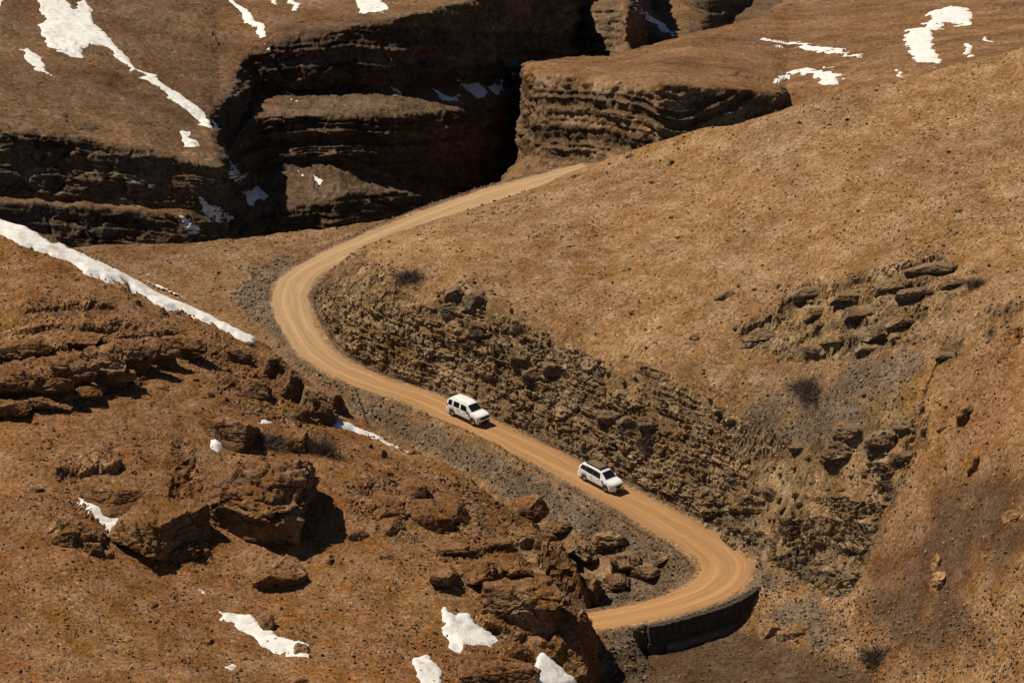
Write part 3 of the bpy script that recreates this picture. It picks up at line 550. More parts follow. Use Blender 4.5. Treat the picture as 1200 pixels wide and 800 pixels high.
cw = [[(-130, 330, 506), (-130, 285, 510), (-130, 232, 513), (-130, 226, 515.5), (-130, 140, 522), (-130, 132, 525), (-130, 118, 532), (-130, -90, 660)],
      [(0, 330, 510), (0, 288, 514), (0, 235, 517), (0, 228, 519.5), (0, 148, 526), (0, 142, 529), (0, 128, 536), (0, -90, 660)],
      [(70, 330, 514), (70, 290, 518), (70, 240, 521), (70, 234, 523.5), (70, 156, 530), (70, 150, 533), (70, 136, 540), (65, -90, 665)],
      [(150, 330, 518), (150, 290, 522), (150, 248, 525), (150, 242, 527.5), (150, 168, 534), (150, 162, 537), (150, 150, 544), (135, -90, 670)],
      [(215, 330, 522), (215, 290, 526), (215, 252, 529), (215, 246, 531.5), (215, 186, 538), (215, 180, 541), (215, 165, 548), (180, -90, 672)],
      [(250, 330, 528), (248, 288, 530), (246, 262, 533), (246, 250, 535), (250, 190, 540), (250, 176, 544), (240, 135, 565), (225, -90, 675)],
      [(262, 330, 548), (262, 280, 552), (264, 262, 558), (266, 240, 563), (262, 190, 568), (262, 160, 572), (258, 108, 581), (248, -90, 678)],
      [(305, 325, 567), (305, 280, 569), (304, 246, 571), (300, 196, 580.5), (296, 132, 583), (292, 114, 598), (288, 62, 601.5), (285, -90, 684)],
      [(330, 325, 567), (330, 279, 569), (328, 240, 571), (326, 188, 581), (322, 132, 583.5), (320, 112, 600), (320, 44, 604), (315, -90, 688)],
      [(400, 320, 569), (400, 274, 571), (398, 226, 573), (398, 186, 583), (398, 134, 585.5), (398, 112, 602), (400, 30, 606), (398, -90, 698)],
      [(460, 318, 576), (460, 268, 578), (460, 222, 580), (460, 208, 588), (460, 130, 590.5), (460, 108, 605), (462, 22, 609), (460, -90, 706)],
      [(510, 310, 580), (510, 258, 584), (510, 228, 590), (510, 220, 597), (510, 130, 600), (510, 104, 614), (512, 6, 619), (512, -90, 712)],
      [(560, 300, 598), (560, 250, 602), (560, 232, 606), (560, 226, 612), (560, 128, 615), (562, 98, 627), (565, -4, 632), (565, -90, 712)],
      [(612, 290, 622), (612, 245, 626), (612, 228, 630), (612, 220, 633), (614, 118, 640), (616, 88, 650), (618, -12, 658), (618, -90, 730)],
      [(680, 280, 672), (680, 240, 676), (680, 222, 680), (680, 214, 683), (682, 110, 690), (684, 80, 700), (686, -20, 708), (688, -90, 770)]]
canyon('canyon_cliff', cw, 720, 400, SOILW, ROCKW, 200, 1.0, 4)
ROCKM = (0.152, 0.085, 0.041)
cm = [[(690, 240, 690), (690, 215, 690), (690, 190, 690), (690, 82, 690), (690, 76, 700), (690, 66, 720), (690, 80, 740), (690, 140, 760)],
      [(640, 250, 630), (640, 215, 632), (638, 190, 636), (638, 84, 640), (640, 76, 650), (650, 66, 690), (655, 80, 720), (660, 140, 740)],
      [(586, 250, 588), (588, 210, 590), (610, 186, 596), (612, 84, 600), (616, 76, 612), (640, 67, 660), (650, 80, 690), (655, 140, 710)],
      [(620, 255, 572), (622, 212, 574), (632, 184, 580), (632, 84, 585), (636, 76, 600), (660, 67, 660), (665, 80, 690), (670, 140, 710)],
      [(700, 240, 554), (700, 205, 557), (704, 180, 561), (704, 92, 565), (706, 82, 580), (718, 67, 655), (722, 82, 690), (725, 140, 710)],
      [(770, 225, 540), (770, 190, 543), (772, 170, 546), (772, 98, 550), (772, 86, 570), (790, 45, 665), (795, 60, 700), (800, 130, 720)],
      [(800, 225, 541), (800, 190, 544), (800, 168, 547), (800, 102, 551), (800, 90, 571), (806, 38, 670), (810, 55, 705), (815, 130, 730)],
      [(860, 205, 549), (860, 172, 552), (860, 158, 555), (860, 106, 558), (860, 97, 574), (866, 27, 685), (870, 34, 715), (875, 70, 745)],
      [(908, 195, 556), (908, 165, 559), (908, 150, 562), (908, 108, 565), (908, 100, 578), (905, 18, 700), (908, 13, 722), (912, 22, 745)],
      [(922, 190, 566), (922, 160, 569), (922, 146, 572), (922, 108, 578), (922, 98, 588), (925, 12, 712), (932, -4, 745), (940, -32, 785)],
      [(1000, 165, 562), (1000, 140, 565), (1000, 128, 568), (1000, 104, 578), (1000, 84, 592), (1000, 10, 700), (1000, -35, 770), (1000, -80, 820)],
      [(1080, 145, 560), (1080, 118, 563), (1080, 104, 567), (1080, 90, 576), (1080, 76, 588), (1080, 20, 670), (1080, -35, 760), (1080, -80, 820)],
      [(1180, 120, 562), (1180, 95, 566), (1180, 80, 572), (1180, 70, 580), (1180, 60, 595), (1180, 15, 665), (1180, -35, 760), (1180, -80, 820)],
      [(1330, 100, 566), (1330, 75, 570), (1330, 60, 576), (1330, 50, 584), (1330, 40, 600), (1330, 5, 665), (1330, -35, 760), (1330, -80, 820)]]
canyon('mesa', cm, 660, 260, (0.185, 0.088, 0.034), ROCKM, 300, 0.85, 3)
cu = [[(660, 110, 830), (660, 80, 830), (655, 40, 832), (655, 6, 836), (660, -90, 900)],
      [(625, 112, 742), (622, 80, 746), (618, 42, 752), (622, 4, 758), (640, -90, 860)],
      [(612, 112, 716), (612, 80, 720), (612, 42, 727), (618, 4, 733), (640, -90, 840)],
      [(660, 110, 694), (660, 78, 698), (660, 38, 704), (660, 2, 711), (675, -90, 830)],
      [(735, 105, 672), (735, 75, 676), (735, 40, 684), (735, 6, 690), (735, -90, 820)],
      [(744, 105, 690), (745, 73, 695), (743, 40, 702), (742, 8, 708), (742, -90, 830)],
      [(752, 100, 740), (752, 60, 744), (750, 35, 752), (746, 2, 760), (745, -90, 850)],
      [(800, 100, 722), (800, 52, 726), (785, 38, 752), (760, 5, 790), (758, -90, 880)],
      [(822, 100, 750), (822, 44, 758), (818, 20, 768), (800, 4, 776), (796, -90, 900)],
      [(850, 90, 800), (850, 40, 804), (850, 18, 810), (850, -6, 816), (850, -90, 900)],
      [(922, 80, 850), (922, 30, 854), (922, 4, 860), (922, -26, 866), (922, -90, 930)],
      [(940, 80, 840), (940, 20, 840), (942, 4, 850), (945, -16, 860), (950, -90, 930)],
      [(1040, 80, 830), (1040, 20, 832), (1040, 0, 842), (1040, -26, 850), (1040, -90, 930)]]
canyon('upper_cliff', cu, 420, 200, (0.15, 0.08, 0.036), (0.135, 0.083, 0.043), 400, 0.85, 1, -0.12)
# canyon floor far below, closing the gaps between the walls
xs = np.linspace(-500, 500, 60); ys = np.linspace(430, 1400, 60); fx, fy = np.meshgrid(xs, ys)
fz = -75+6*fbm(np.stack([fx, fy, fx*0], -1), 0.01, 3, 3)
tag(obj('canyon_floor', mesh_np('canyon_floor', np.stack([fx, fy, fz], -1).reshape(-1, 3), grid_faces(60, 60), M_far, True, np.tile(np.array([[0.12, 0.07, 0.035]]), (3600, 1)))), kind='structure')

# the high slope and its cliff run on past the canyon to the west
cwx = [[(-520, p, y-22) for (_, p, y) in cw[0]], [(-130, p, y) for (_, p, y) in cw[0]]]
canyon('canyon_cliff_west', cwx, 130, 130, SOILW, ROCKW, 200, 1.0, 2)
# ------------------------------------------------------------------ rocks
def cube_sphere(n):
    t = np.linspace(-1, 1, n+1); a, b = np.meshgrid(t, t, indexing='ij'); o = np.ones_like(a); Vs = []; Fs = []; k = 0
    for ax in range(3):
        for sg in (-1, 1):
            c = [None]*3; c[ax] = o*sg; c[(ax+1) % 3] = a if sg > 0 else b; c[(ax+2) % 3] = b if sg > 0 else a
            Vs.append(np.stack(c, -1).reshape(-1, 3)); Fs.append(grid_faces(n+1, n+1)[:, ::1]+k); k += (n+1)**2
    V = np.vstack(Vs); f = np.vstack(Fs); q = np.round(V*1000).astype(int); _, i, inv = np.unique(q, axis=0, return_index=True, return_inverse=True)
    return V[i], inv.reshape(-1)[f][:, ::-1]
_cs = {}
def rock_geo(dims, seed, n, box=0.5, cuts=9, blocky=1.0, layer=0.0, offs=None, under=0.0):
    """a rock of the given size: worn block, plane cuts, bedding grooves, joint blocks"""
    if n not in _cs: _cs[n] = cube_sphere(n)
    c, f = _cs[n]; r = np.random.default_rng(seed)
    u = c/np.linalg.norm(c, axis=1, keepdims=True); p = u*(1-box)*1.12+c*box*0.92
    for k in range(cuts):
        nv = r.normal(size=3); nv[2] = abs(nv[2])*0.8; nv /= np.linalg.norm(nv); d = r.uniform(0.62, 0.95)
        p = p - np.maximum(0, p@nv-d)[:, None]*nv
    D = np.array(dims)/2; p = p*D; mn = D.min(); w = p+np.array([seed*7.3 % 300, seed*3.1 % 300, 0]) if offs is None else p+offs
    nn = p/D**2; nn /= np.linalg.norm(nn, axis=1, keepdims=True)+1e-9
    bed = w[:, 2]+0.08*w[:, 0]+0.12*mn*gn(w, 0.6/mn, seed)
    sc = 1.5/mn
    f1, f2, ci = worley(np.stack([w[:, 0], w[:, 1], bed*1.8], -1), 0.75*sc, seed+1); g1, g2, cj = worley(np.stack([w[:, 0], w[:, 1], bed*1.8], -1), 1.9*sc, seed+2)
    d = mn*blocky*(0.16*(ci-0.5)-0.10*(1-sst(0, 0.09, f2-f1))+0.08*(cj-0.5)-0.04*(1-sst(0, 0.1, g2-g1)))+mn*0.05*fbm(w, 1.6*sc, 4, seed+3)+0.04*fbm(w, 2.2, 3, seed+4)
    if layer:
        th = layer; k = np.floor(bed/th); hs = (_h((k+900).astype(np.int64), (k*0).astype(np.int64), (k*0).astype(np.int64), seed) & 1023)/1023.-0.5
        hh = nn.copy(); hh[:, 2] *= 0.15; d2 = mn*0.17*hs+mn*0.06*((bed/th-k)-0.5); p = p+hh*d2[:, None]
    p = p+nn*d[:, None]
    if under:
        zr_ = (p[:, 2]+D[2])/(2*D[2]); p[:, 1] += under*dims[1]*sst(0.62, 0.3, zr_)*sst(0.3, -0.6, p[:, 1]/D[1]); p[:, 0] -= 0.6*under*dims[0]*sst(0.62, 0.3, zr_)*sst(0.2, 0.9, p[:, 0]/D[0])
    return p, f
def rock_col(p, f, base, soil, seed, dust=0.55):
    n = np.zeros_like(p); fn = np.cross(p[f[:, 2]]-p[f[:, 0]], p[f[:, 3]]-p[f[:, 1]])
    for k in range(4): np.add.at(n, f[:, k], fn)
    n /= np.linalg.norm(n, axis=1, keepdims=True)+1e-9
    v = 1+0.35*fbm(p+seed, 0.5, 3, seed); c = np.array(base)[None]*np.clip(v, 0.5, 1.6)[:, None]
    k = dust*sst(0.5, 0.9, n[:, 2]+0.25*fbm(p+seed, 0.8, 3, seed+1))
    return c*(1-k[:, None])+np.array(soil)*k[:, None]
FGR, FGS = (0.168, 0.083, 0.034), (0.205, 0.088, 0.029)
RHR, RHS = (0.165, 0.106, 0.054), (0.22, 0.118, 0.05)
def place_rock(name, label, cat, box, hf=0.6, yaw=0.0, seed=1, n=None, layer=0.0, base=FGR, soil=FGS, dust=0.55, group=None, boxy=0.5, depth=None, blocky=1.0, sink=0.25, tilt=0.0, under=0.0):
    x0, y0, x1, y1 = box; g = hit((x0+x1)/2, y1, Z1)[0]; s = F/np.hypot(g[1], CAM_Z-g[2]); w = (x1-x0)/s; vh = (y1-y0)/s
    h = vh*hf/0.93; dp = max(vh*(1-hf)/0.37, 0.55*w) if depth is None else depth
    sk = sink*h+0.3
    n = n or int(np.clip((x1-x0+y1-y0)/5.0, 8, 34))
    p, f = rock_geo((w*1.04, dp, h+sk), seed, n, boxy, 9, blocky, layer, None, under)
    ca, sa = math.cos(tilt), math.sin(tilt); p = np.stack([p[:, 0]*ca+p[:, 2]*sa, p[:, 1], -p[:, 0]*sa+p[:, 2]*ca], -1)
    c = rock_col(p, f, base, soil, seed, dust)
    ca, sa = math.cos(yaw), math.sin(yaw); p = np.stack([p[:, 0]*ca-p[:, 1]*sa, p[:, 0]*sa+p[:, 1]*ca, p[:, 2]], -1)
    p[:, 2] += (h+sk)/2
    o = obj(name, mesh_np(name, p, f, M_rock, False, c)); o.location = (g[0], g[1]+dp*0.42, g[2]-sk)
    return tag(o, label, cat, group)
big = [
 ('big layered orange-brown crag with a deep shadow under its overhang beside the dark cleft', (234, 500, 374, 646), 0.58, 0.1, 11, 1.1, 0.06),
 ('broad tilted brown slab ending in a shadowed brow above the snow streak', (120, 548, 247, 668), 0.38, -0.15, 12, 0.8, 0.1),
 ('low flat rock shelf above the wedge of snow', (58, 535, 190, 600), 0.30, 0.0, 13, 0.6, 0.0),
 ('small shadowed rock hump below the big layered crag', (288, 642, 362, 690), 0.5, 0.2, 14, 0.0, 0.0),
 ('rounded brown mound of rock above the big layered crag', (228, 474, 302, 526), 0.5, 0.0, 15, 0.0, 0.0),
 ('smooth tan boulder with snow beside it on top of the crag', (328, 492, 360, 530), 0.5, 0.0, 16, 0.0, 0.0),
 ('dark leaning slab with shadow beneath it below the road embankment', (594, 572, 642, 606), 0.5, -0.5, 17, 0.0, 0.0),
 ('huge rounded brown cliff knob with dark flank above the lower road', (566, 655, 668, 745), 0.62, 0.1, 18, 1.5, 0.0),
 ('soil covered knoll with a dark broken side between two snow patches', (500, 752, 630, 812), 0.45, 0.0, 19, 0.0, 0.0),
 ('tall brown block at the foot of the rounded cliff knob', (636, 738, 672, 782), 0.65, 0.2, 20, 0.0, 0.0),
 ('squat brown block beside snow at the gully mouth', (655, 752, 692, 800), 0.65, -0.2, 21, 0.0, 0.0),
 ('small brown rock wedged under the rounded cliff knob', (614, 740, 645, 766), 0.5, 0.0, 22, 0.0, 0.0)]
for i, (lb_, bx_, hf_, yw_, sd_, ly_, tl_) in enumerate(big):
    brow = sd_ in (11, 12, 14, 18)
    place_rock('rock_outcrop' if bx_[2]-bx_[0] > 70 else 'boulder', lb_, 'rock', bx_, hf_, yw_, sd_, None, ly_, dust=0.9 if 'knoll' in lb_ else 0.6, boxy=0.8 if brow else 0.5, under=0.13 if brow else 0.0, sink=0.1 if brow else 0.25, tilt=tl_)
sets = [
 ('rock_block', 'jagged block in the rock band crossing the spur', 'blocks of the rock band on the spur', [(-20, 418, 40, 470), (25, 424, 75, 474), (52, 408, 104, 462), (88, 396, 140, 452), (122, 388, 172, 438), (158, 392, 204, 430), (190, 388, 232, 420), (-20, 462, 30, 494), (20, 458, 72, 484), (70, 448, 118, 472), (110, 430, 152, 456), (-10, 400, 46, 428), (60, 386, 108, 410)], 0.68, FGR, FGS, 0.7, 50),
 ('rock_block', 'dark block in the broken crest below the snow strip', 'blocks of the broken crest beside the road', [(300, 412, 332, 442), (322, 424, 356, 468), (346, 440, 388, 492), (376, 450, 408, 486), (262, 402, 296, 424), (282, 440, 318, 466), (330, 470, 362, 494)], 0.62, (0.135, 0.072, 0.034), FGS, 0.0, 70),
 ('rock_block', 'weathered block in the cluster below the thin snow line', 'clustered blocks below the thin snow line', [(428, 568, 476, 606), (468, 566, 526, 622), (508, 568, 548, 610), (404, 610, 432, 634), (462, 552, 500, 582), (440, 600, 470, 624)], 0.40, FGR, FGS, 0.0, 80),
 ('rock_block', 'square brown block in the ledge above the rounded cliff knob', 'ledge blocks above the rounded cliff knob', [(502, 648, 542, 692), (536, 640, 582, 690), (576, 634, 622, 680), (604, 662, 652, 694), (498, 626, 560, 652), (560, 624, 600, 644), (640, 640, 668, 672), (556, 686, 580, 706)], 0.42, FGR, FGS, 0.8, 90),
 ('rock_block', 'brown slab lining the gully inside the hairpin', 'slabs lining the gully by the hairpin', [(664, 622, 706, 664), (690, 612, 732, 648), (716, 634, 756, 672), (738, 648, 782, 682), (668, 660, 712, 706), (700, 664, 742, 694), (640, 600, 676, 630), (760, 640, 792, 664)], 0.55, (0.155, 0.088, 0.04), RHS, 0.4, 100),
 ('rock_block', 'rounded tan rock in the outcrop beneath the dark shrub', 'outcrop rocks beneath the dark shrub', [(976, 484, 1026, 518), (1014, 488, 1058, 532), (962, 508, 1012, 542), (924, 512, 950, 527), (1040, 478, 1088, 512), (1040, 524, 1080, 546)], 0.55, RHR, RHS, 0.5, 110),
 ('rock_block', 'narrow brown rock near the wedge of snow', 'small rocks near the wedge of snow', [(60, 614, 96, 646), (90, 626, 124, 656), (117, 640, 131, 655)], 0.6, FGR, FGS, 0.0, 120),
 ('boulder', 'pale tan boulder sunk in the snow streak', 'boulders in the snow streak', [(342, 750, 364, 768), (304, 714, 322, 738)], 0.6, (0.20, 0.115, 0.06), FGS, 0.0, 130),
 ('boulder', 'pale ochre boulder on the dark earth slope', 'pale boulders on the dark earth slope', [(1092, 643, 1108, 664), (1089, 661, 1112, 689)], 0.6, (0.33, 0.17, 0.07), (0.36, 0.19, 0.08), 0.0, 140),
 ('rock_block', 'orange crumbling rock on the bright orange slope', 'crumbling rocks on the orange slope', [(1178, 368, 1210, 402), (1118, 456, 1152, 492), (1096, 470, 1124, 500), (1150, 400, 1176, 420), (1132, 520, 1156, 548), (1176, 590, 1206, 612)], 0.38, (0.24, 0.112, 0.04), (0.27, 0.125, 0.042), 0.0, 150)]
sets.append(('flat_rock', 'thin dark slab of the bedded outcrop on the tan hillside', 'slabs of the bedded outcrop', [(926, 332, 986, 348), (968, 336, 1040, 354), (1020, 318, 1082, 342), (1060, 300, 1124, 324), (1048, 330, 1100, 350), (985, 354, 1050, 372), (1004, 372, 1072, 392), (960, 384, 1020, 402), (1036, 360, 1088, 384), (940, 400, 990, 416), (1000, 396, 1056, 414), (870, 380, 916, 400), (862, 396, 890, 408), (940, 356, 976, 372), (1096, 408, 1128, 422), (1100, 318, 1146, 336), (836, 338, 862, 352)], 0.5, (0.150, 0.100, 0.054), RHS, 0.28, 160))
sets.append(('boulder', 'ochre broken rock on the gravel apron by the wall end', 'ochre rocks by the wall end', [(888, 720, 912, 746), (906, 734, 928, 754), (924, 724, 950, 744)], 0.5, (0.25, 0.14, 0.058), (0.27, 0.15, 0.06), 0.0, 210))
sets.append(('flat_rock', 'dark slab of the broken rock rib above the cut bank', 'slabs of the rock rib above the cut bank', [(524, 334, 546, 350), (548, 340, 578, 358), (522, 352, 548, 368), (556, 372, 588, 392), (580, 390, 606, 408), (602, 408, 626, 426), (618, 428, 652, 446), (640, 420, 666, 436), (704, 476, 732, 492), (728, 486, 756, 506), (752, 486, 780, 500)], 0.6, (0.13, 0.085, 0.048), RHS, 0.0, 190))
ORD = ['nearest', 'second nearest', 'third nearest', 'fourth nearest', 'fifth nearest', 'sixth nearest', 'seventh nearest', 'eighth nearest', 'ninth nearest', 'tenth nearest', 'eleventh nearest', 'twelfth nearest', 'thirteenth nearest', 'fourteenth nearest', 'fifteenth nearest', 'sixteenth nearest', 'farthest']
for nm, lab, grp, boxes, hf, bc, sc_, ly, sd in sets:
    made = []
    for i, bx in enumerate(boxes):
        if sd == 190: e_ = 0.2*(bx[2]-bx[0]); bx = (bx[0]-e_, bx[1]-4, bx[2]+e_, bx[3]+3)
        if sd == 50: e_ = 0.28*(bx[2]-bx[0]); bx = (bx[0]-e_, bx[1], bx[2]+e_, bx[3])
        slab = nm == 'flat_rock'
        o = place_rock(nm, lab, 'rock', bx, hf, random.uniform(-0.3, 0.3), sd+i, None, ly, bc, sc_, 0.5, grp, 0.85 if sd == 50 else random.uniform(0.55, 0.8), tilt=(-0.16 if sd == 160 else 0.2)+random.uniform(-0.06, 0.06) if slab else random.uniform(-0.12, 0.12), under=(0.3 if sd == 50 else 0.2) if ly else 0.0, sink=0.08 if sd == 190 else 0.25)
        q = np.array(o.location); made.append((np.min(np.hypot(RC[:, 0]-q[0], RC[:, 1]-q[1])), i, o))
    if len(made) == 2:
        for k, (_, _, o) in enumerate(sorted(made, key=lambda t: t[:2])): o['label'] = lab+(', the one nearer the road', ', the one farther from the road')[k]
    if len(made) > 2:
        for k, (_, _, o) in enumerate(sorted(made, key=lambda t: t[:2])): o['label'] = lab+', '+(ORD[k] if k < len(made)-1 else 'farthest')+(' the road' if ORD[k] != 'farthest' and k < len(made)-1 else ' from the road')
# visibility over the near ground, on a coarse plan raster
vpx, vpy = proj(V); onp = keep & (vpx > -5) & (vpx < 1205) & (vpy > 0) & (vpy < 845)
zb = np.full((290, 420), 1e9); bi = np.clip((vpy/3).astype(int), 0, 289); bj = np.clip(((vpx+20)/3).astype(int), 0, 419)
np.minimum.at(zb, (bi[keep], bj[keep]), GY[keep])
zp = np.pad(zb, 1, constant_values=1e9); zb = np.min([zp[a:a+290, b:b+420] for a in range(3) for b in range(3)], axis=0)
vis = onp & (GY < zb[bi, bj]+5)
# medium stones: individuals sharing eight shapes per kind of stone
def shapes(base, soil, seed, k=8, n=6):
    out = []
    for i in range(k):
        p, f = rock_geo((1.0, random.uniform(0.7, 1.0), random.uniform(0.55, 0.85)), seed+i, n, random.uniform(0.4, 0.75), 8, 0.8, random.choice([0, 0.2]))
        tone = random.uniform(0.75, 1.25); out.append(mesh_np('stone', p, f, M_rock, False, rock_col(p, f, np.array(base)*tone, np.array(soil), seed+i, 0.35)))
    return out
def strew(wgt, count, smin, smax, meshes, name, label, cat, group, flat=True):
    w = (wgt*vis).ravel(); w = w/w.sum(); idx = rng.choice(len(w), count*2, replace=False, p=w); got = []
    P = (Vst if name == 'bank_rock' else V).reshape(-1, 3)
    for i in idx:
        if len(got) >= count: break
        q = P[i]; s = smin*(smax/smin)**(rng.random()**1.6)
        if any((q[0]-a[0])**2+(q[1]-a[1])**2 < (0.7*(s+a[2]))**2 for a in got): continue
        got.append((q[0], q[1], s)); o = obj(name, meshes[int(rng.integers(len(meshes)))])
        o.location = (q[0], q[1], q[2]-0.02*s); o.scale = (s*rng.uniform(0.8, 1.3), s*rng.uniform(0.8, 1.2), s*rng.uniform(0.7, 1.1)); o.rotation_euler = (rng.uniform(-.35, .35), rng.uniform(-.35, .35), rng.uniform(0, 6.28))
        tag(o, label, cat, group)
offroad = sst(0.9, 1.6, rd)
strew(isfg*offroad*(0.15+rock+1.2*anyof([[(90, 440), (200, 420), (300, 420), (330, 500), (240, 500), (120, 480)], [(400, 500), (560, 560), (660, 640), (500, 640), (400, 580)], [(150, 335), (300, 400), (260, 420), (140, 360)]], 20)), 170, 0.45, 1.5, shapes(FGR, FGS, 500), 'loose_rock', 'loose rust-brown rock lying on the snow-topped spur', 'rock', 'loose rocks on the spur')
Vst = V.copy(); Vst[..., 2] += 0.45*bank
strew(isrh*offroad*np.maximum(cutfrac*0.5, 0.7*rock*(GX < 24)), 120, 0.35, 0.8, shapes((0.185, 0.118, 0.06), RHS, 520), 'bank_rock', 'angular grey-brown rock jutting from the cut bank above the road', 'rock', 'rocks jutting from the cut bank')
strew(isrh*offroad*(0.02+rock*(GX > 22)), 110, 0.4, 1.3, shapes(RHR, RHS, 540), 'hill_rock', 'grey-brown rock scattered over the broad tan hillside', 'rock', 'rocks on the tan hillside')
strew(grey*offroad*~isfg*~isrh, 130, 0.35, 0.9, shapes((0.14, 0.10, 0.066), (0.15, 0.105, 0.068), 560), 'embankment_rock', 'grey rubble rock on the embankment below the road', 'rock', 'rubble on the road embankment')
# pebbles and cobbles: too many to count
ico = np.array([(0, 0, 1), (.894, 0, .447), (.276, .851, .447), (-.724, .526, .447), (-.724, -.526, .447), (.276, -.851, .447), (.724, .526, -.447), (-.276, .851, -.447), (-.894, 0, -.447), (-.276, -.851, -.447), (.724, -.526, -.447), (0, 0, -1)])
icf = np.array([(0, 1, 2), (0, 2, 3), (0, 3, 4), (0, 4, 5), (0, 5, 1), (1, 6, 2), (2, 7, 3), (3, 8, 4), (4, 9, 5), (5, 10, 1), (2, 6, 7), (3, 7, 8), (4, 8, 9), (5, 9, 10), (1, 10, 6), (11, 7, 6), (11, 8, 7), (11, 9, 8), (11, 10, 9), (11, 6, 10)])
def pebbles(name, label, wgt, count, smin, smax, base, soil):
    w = (wgt*vis).ravel(); w = w/w.sum(); idx = rng.choice(len(w), count, replace=True, p=w); P = V.reshape(-1, 3)[idx]+rng.uniform(-.1, .1, (count, 3))*np.array([1, 1, 0])
    s = smin*(smax/smin)**(rng.random(count)**2.2); sh = ico[None]*rng.uniform(0.55, 1.15, (count, 12, 1))*rng.uniform(0.6, 1.2, (count, 1, 3))*s[:, None, None]*0.5
    VV = (sh+P[:, None]+np.array([0, 0, 1])*(s*0.12)[:, None, None]).reshape(-1, 3); FF = (icf[None]+12*np.arange(count)[:, None, None]).reshape(-1, 3)
    c = np.array(base)[None]*rng.uniform(0.45, 1.55, (count, 1)); k = rng.random((count, 1))*0.8; c = c*(1-k)+np.array(soil)*k; c = np.repeat(c, 12, 0)
    tag(obj(name, mesh_np(name, VV, FF, M_stone, False, c)), label, 'stones', None, 'stuff')
pebbles('spur_stones', 'countless small stones strewn over the rust-brown spur', isfg*(0.35+rock+sst(0.1, 0.5, fbm(XYZ1, 0.12, 3, 301))), 15000, 0.10, 0.42, (0.15, 0.082, 0.042), (0.26, 0.125, 0.045))
pebbles('hill_stones', 'countless small stones strewn over the tan hillside and bank', isrh*offroad*(0.25+1.2*rock+1.3*orange*0.6+sst(0.1, 0.5, fbm(XYZ1, 0.1, 3, 302))), 11000, 0.10, 0.40, (0.17, 0.11, 0.06), (0.29, 0.165, 0.072))
pebbles('gravel', 'grey gravel along the road verges and the gully bed', np.maximum(scree, 0.08*~isfg*~isrh)*sst(0.25, 0.7, rd)*~isfg, 8000, 0.12, 0.42, (0.13, 0.094, 0.062), (0.21, 0.14, 0.08))
# ------------------------------------------------------------------ snow patches, each a sheet of its own lying on the ground
Zsn = np.maximum(blur(V[..., 2], 3), 0.5*(Zs+blur(V[..., 2], 3)))
def snow_mesh(G, sd, n, thick, ok):
    off = thick*sst(-0.5, 7, sd)-0.10*thick/0.35-0.02
    P = G + n*(off+0.04*gn(G, 0.8, 12)*thick/0.35+0.06*gn(G, 0.25, 13)*thick/0.35)[..., None]
    f = grid_faces(G.shape[0], G.shape[1], ok & (sd > -1.6))
    if len(f) < 3: return None
    v, f = compact(P.reshape(-1, 3), f); return v, f
def put_snow(v, f, label, group):
    """largest piece takes the label; detached crumbs become things of their own"""
    par = np.arange(len(v))
    while True:
        m_ = par[f].min(1); nw = par.copy(); np.minimum.at(nw, f.ravel(), np.repeat(m_, 4)); nw = nw[nw]
        if (nw == par).all(): break
        par = nw
    ids, cnt = np.unique(par[f[:, 0]], return_counts=True); order = np.argsort(-cnt)
    for k, j in enumerate(order[:5]):
        if k and cnt[j] < max(12, 0.02*cnt[order[0]]): break
        vv, ff = compact(v, f[par[f[:, 0]] == ids[j]])
        tag(obj('snow_patch', mesh_np('snow_patch', vv, ff, M_snow)), label if k == 0 else 'snow crumb beside the '+label, 'snow', group)
def snow_near(poly, label, thick=0.2, rag=8):
    P = np.array(poly, float); x0, y0 = P.min(0)-12; x1, y1 = P.max(0)+12
    S = np.stack([GX, GY, Zsn], -1); m = (vpx > x0) & (vpx < x1) & (vpy > y0) & (vpy < y1) & vis
    jj = np.where(m.any(1))[0]; ii = np.where(m.any(0))[0]
    if not len(jj): print('no ground under', label); return
    sl_ = (slice(jj[0], jj[-1]+1), slice(ii[0], ii[-1]+1)); G = S[sl_]; qx, qy = proj(G)
    sd = poly_sd(qx+rag*fbm(G, 0.5, 4, 21), qy+rag*0.7*fbm(G, 0.5, 4, 22), P)+2.2*fbm(G, 1.1, 3, 23)
    r = snow_mesh(G, sd, np.array([0, 0, 1.0])*np.ones(G.shape), thick, vis[sl_])
    if r is None: print('empty', label); return
    put_snow(r[0], r[1], label, 'snow patches on the spur')
def snow_far(src, poly, label, thick=0.2, rag=9, group='snow patches on the far cliffs'):
    P = np.array(poly, float); x0, y0 = P.min(0)-8; x1, y1 = P.max(0)+8
    R, B = FAR[src]; S = 0.5*R+0.5*B; n = normals(B); qx, qy = proj(S); m = (qx > x0) & (qx < x1) & (qy > y0) & (qy < y1) & ((n*(S-np.array([0, 0, CAM_Z]))).sum(-1) < 0)
    jj = np.where(m.any(1))[0]; ii = np.where(m.any(0))[0]
    if not len(jj): print('no cliff under', label); return
    sl_ = (slice(jj[0], jj[-1]+1), slice(ii[0], ii[-1]+1)); G = S[sl_]
    sd = poly_sd(qx[sl_]+rag*fbm(G, 0.22, 4, 24), qy[sl_]+rag*0.8*fbm(G, 0.22, 4, 25), P)+2.4*fbm(G, 0.45, 4, 26)
    up = n[sl_]*0.6+np.array([0, 0, 0.4]); r = snow_mesh(G, sd*1.6, up, thick, m[sl_])
    if r is None: print('empty', label); return
    put_snow(r[0], r[1], label, group)
snow_near([(-30, 236), (0, 252), (20, 258), (60, 280), (100, 296), (160, 323), (200, 338), (260, 373), (305, 394), (300, 407), (285, 402), (270, 393), (245, 381), (205, 364), (190, 368), (178, 355), (150, 337), (100, 322), (70, 305), (45, 298), (15, 287), (-30, 262)], 'long narrow snow strip along the crest of the rust-brown spur', 0.4, 6)
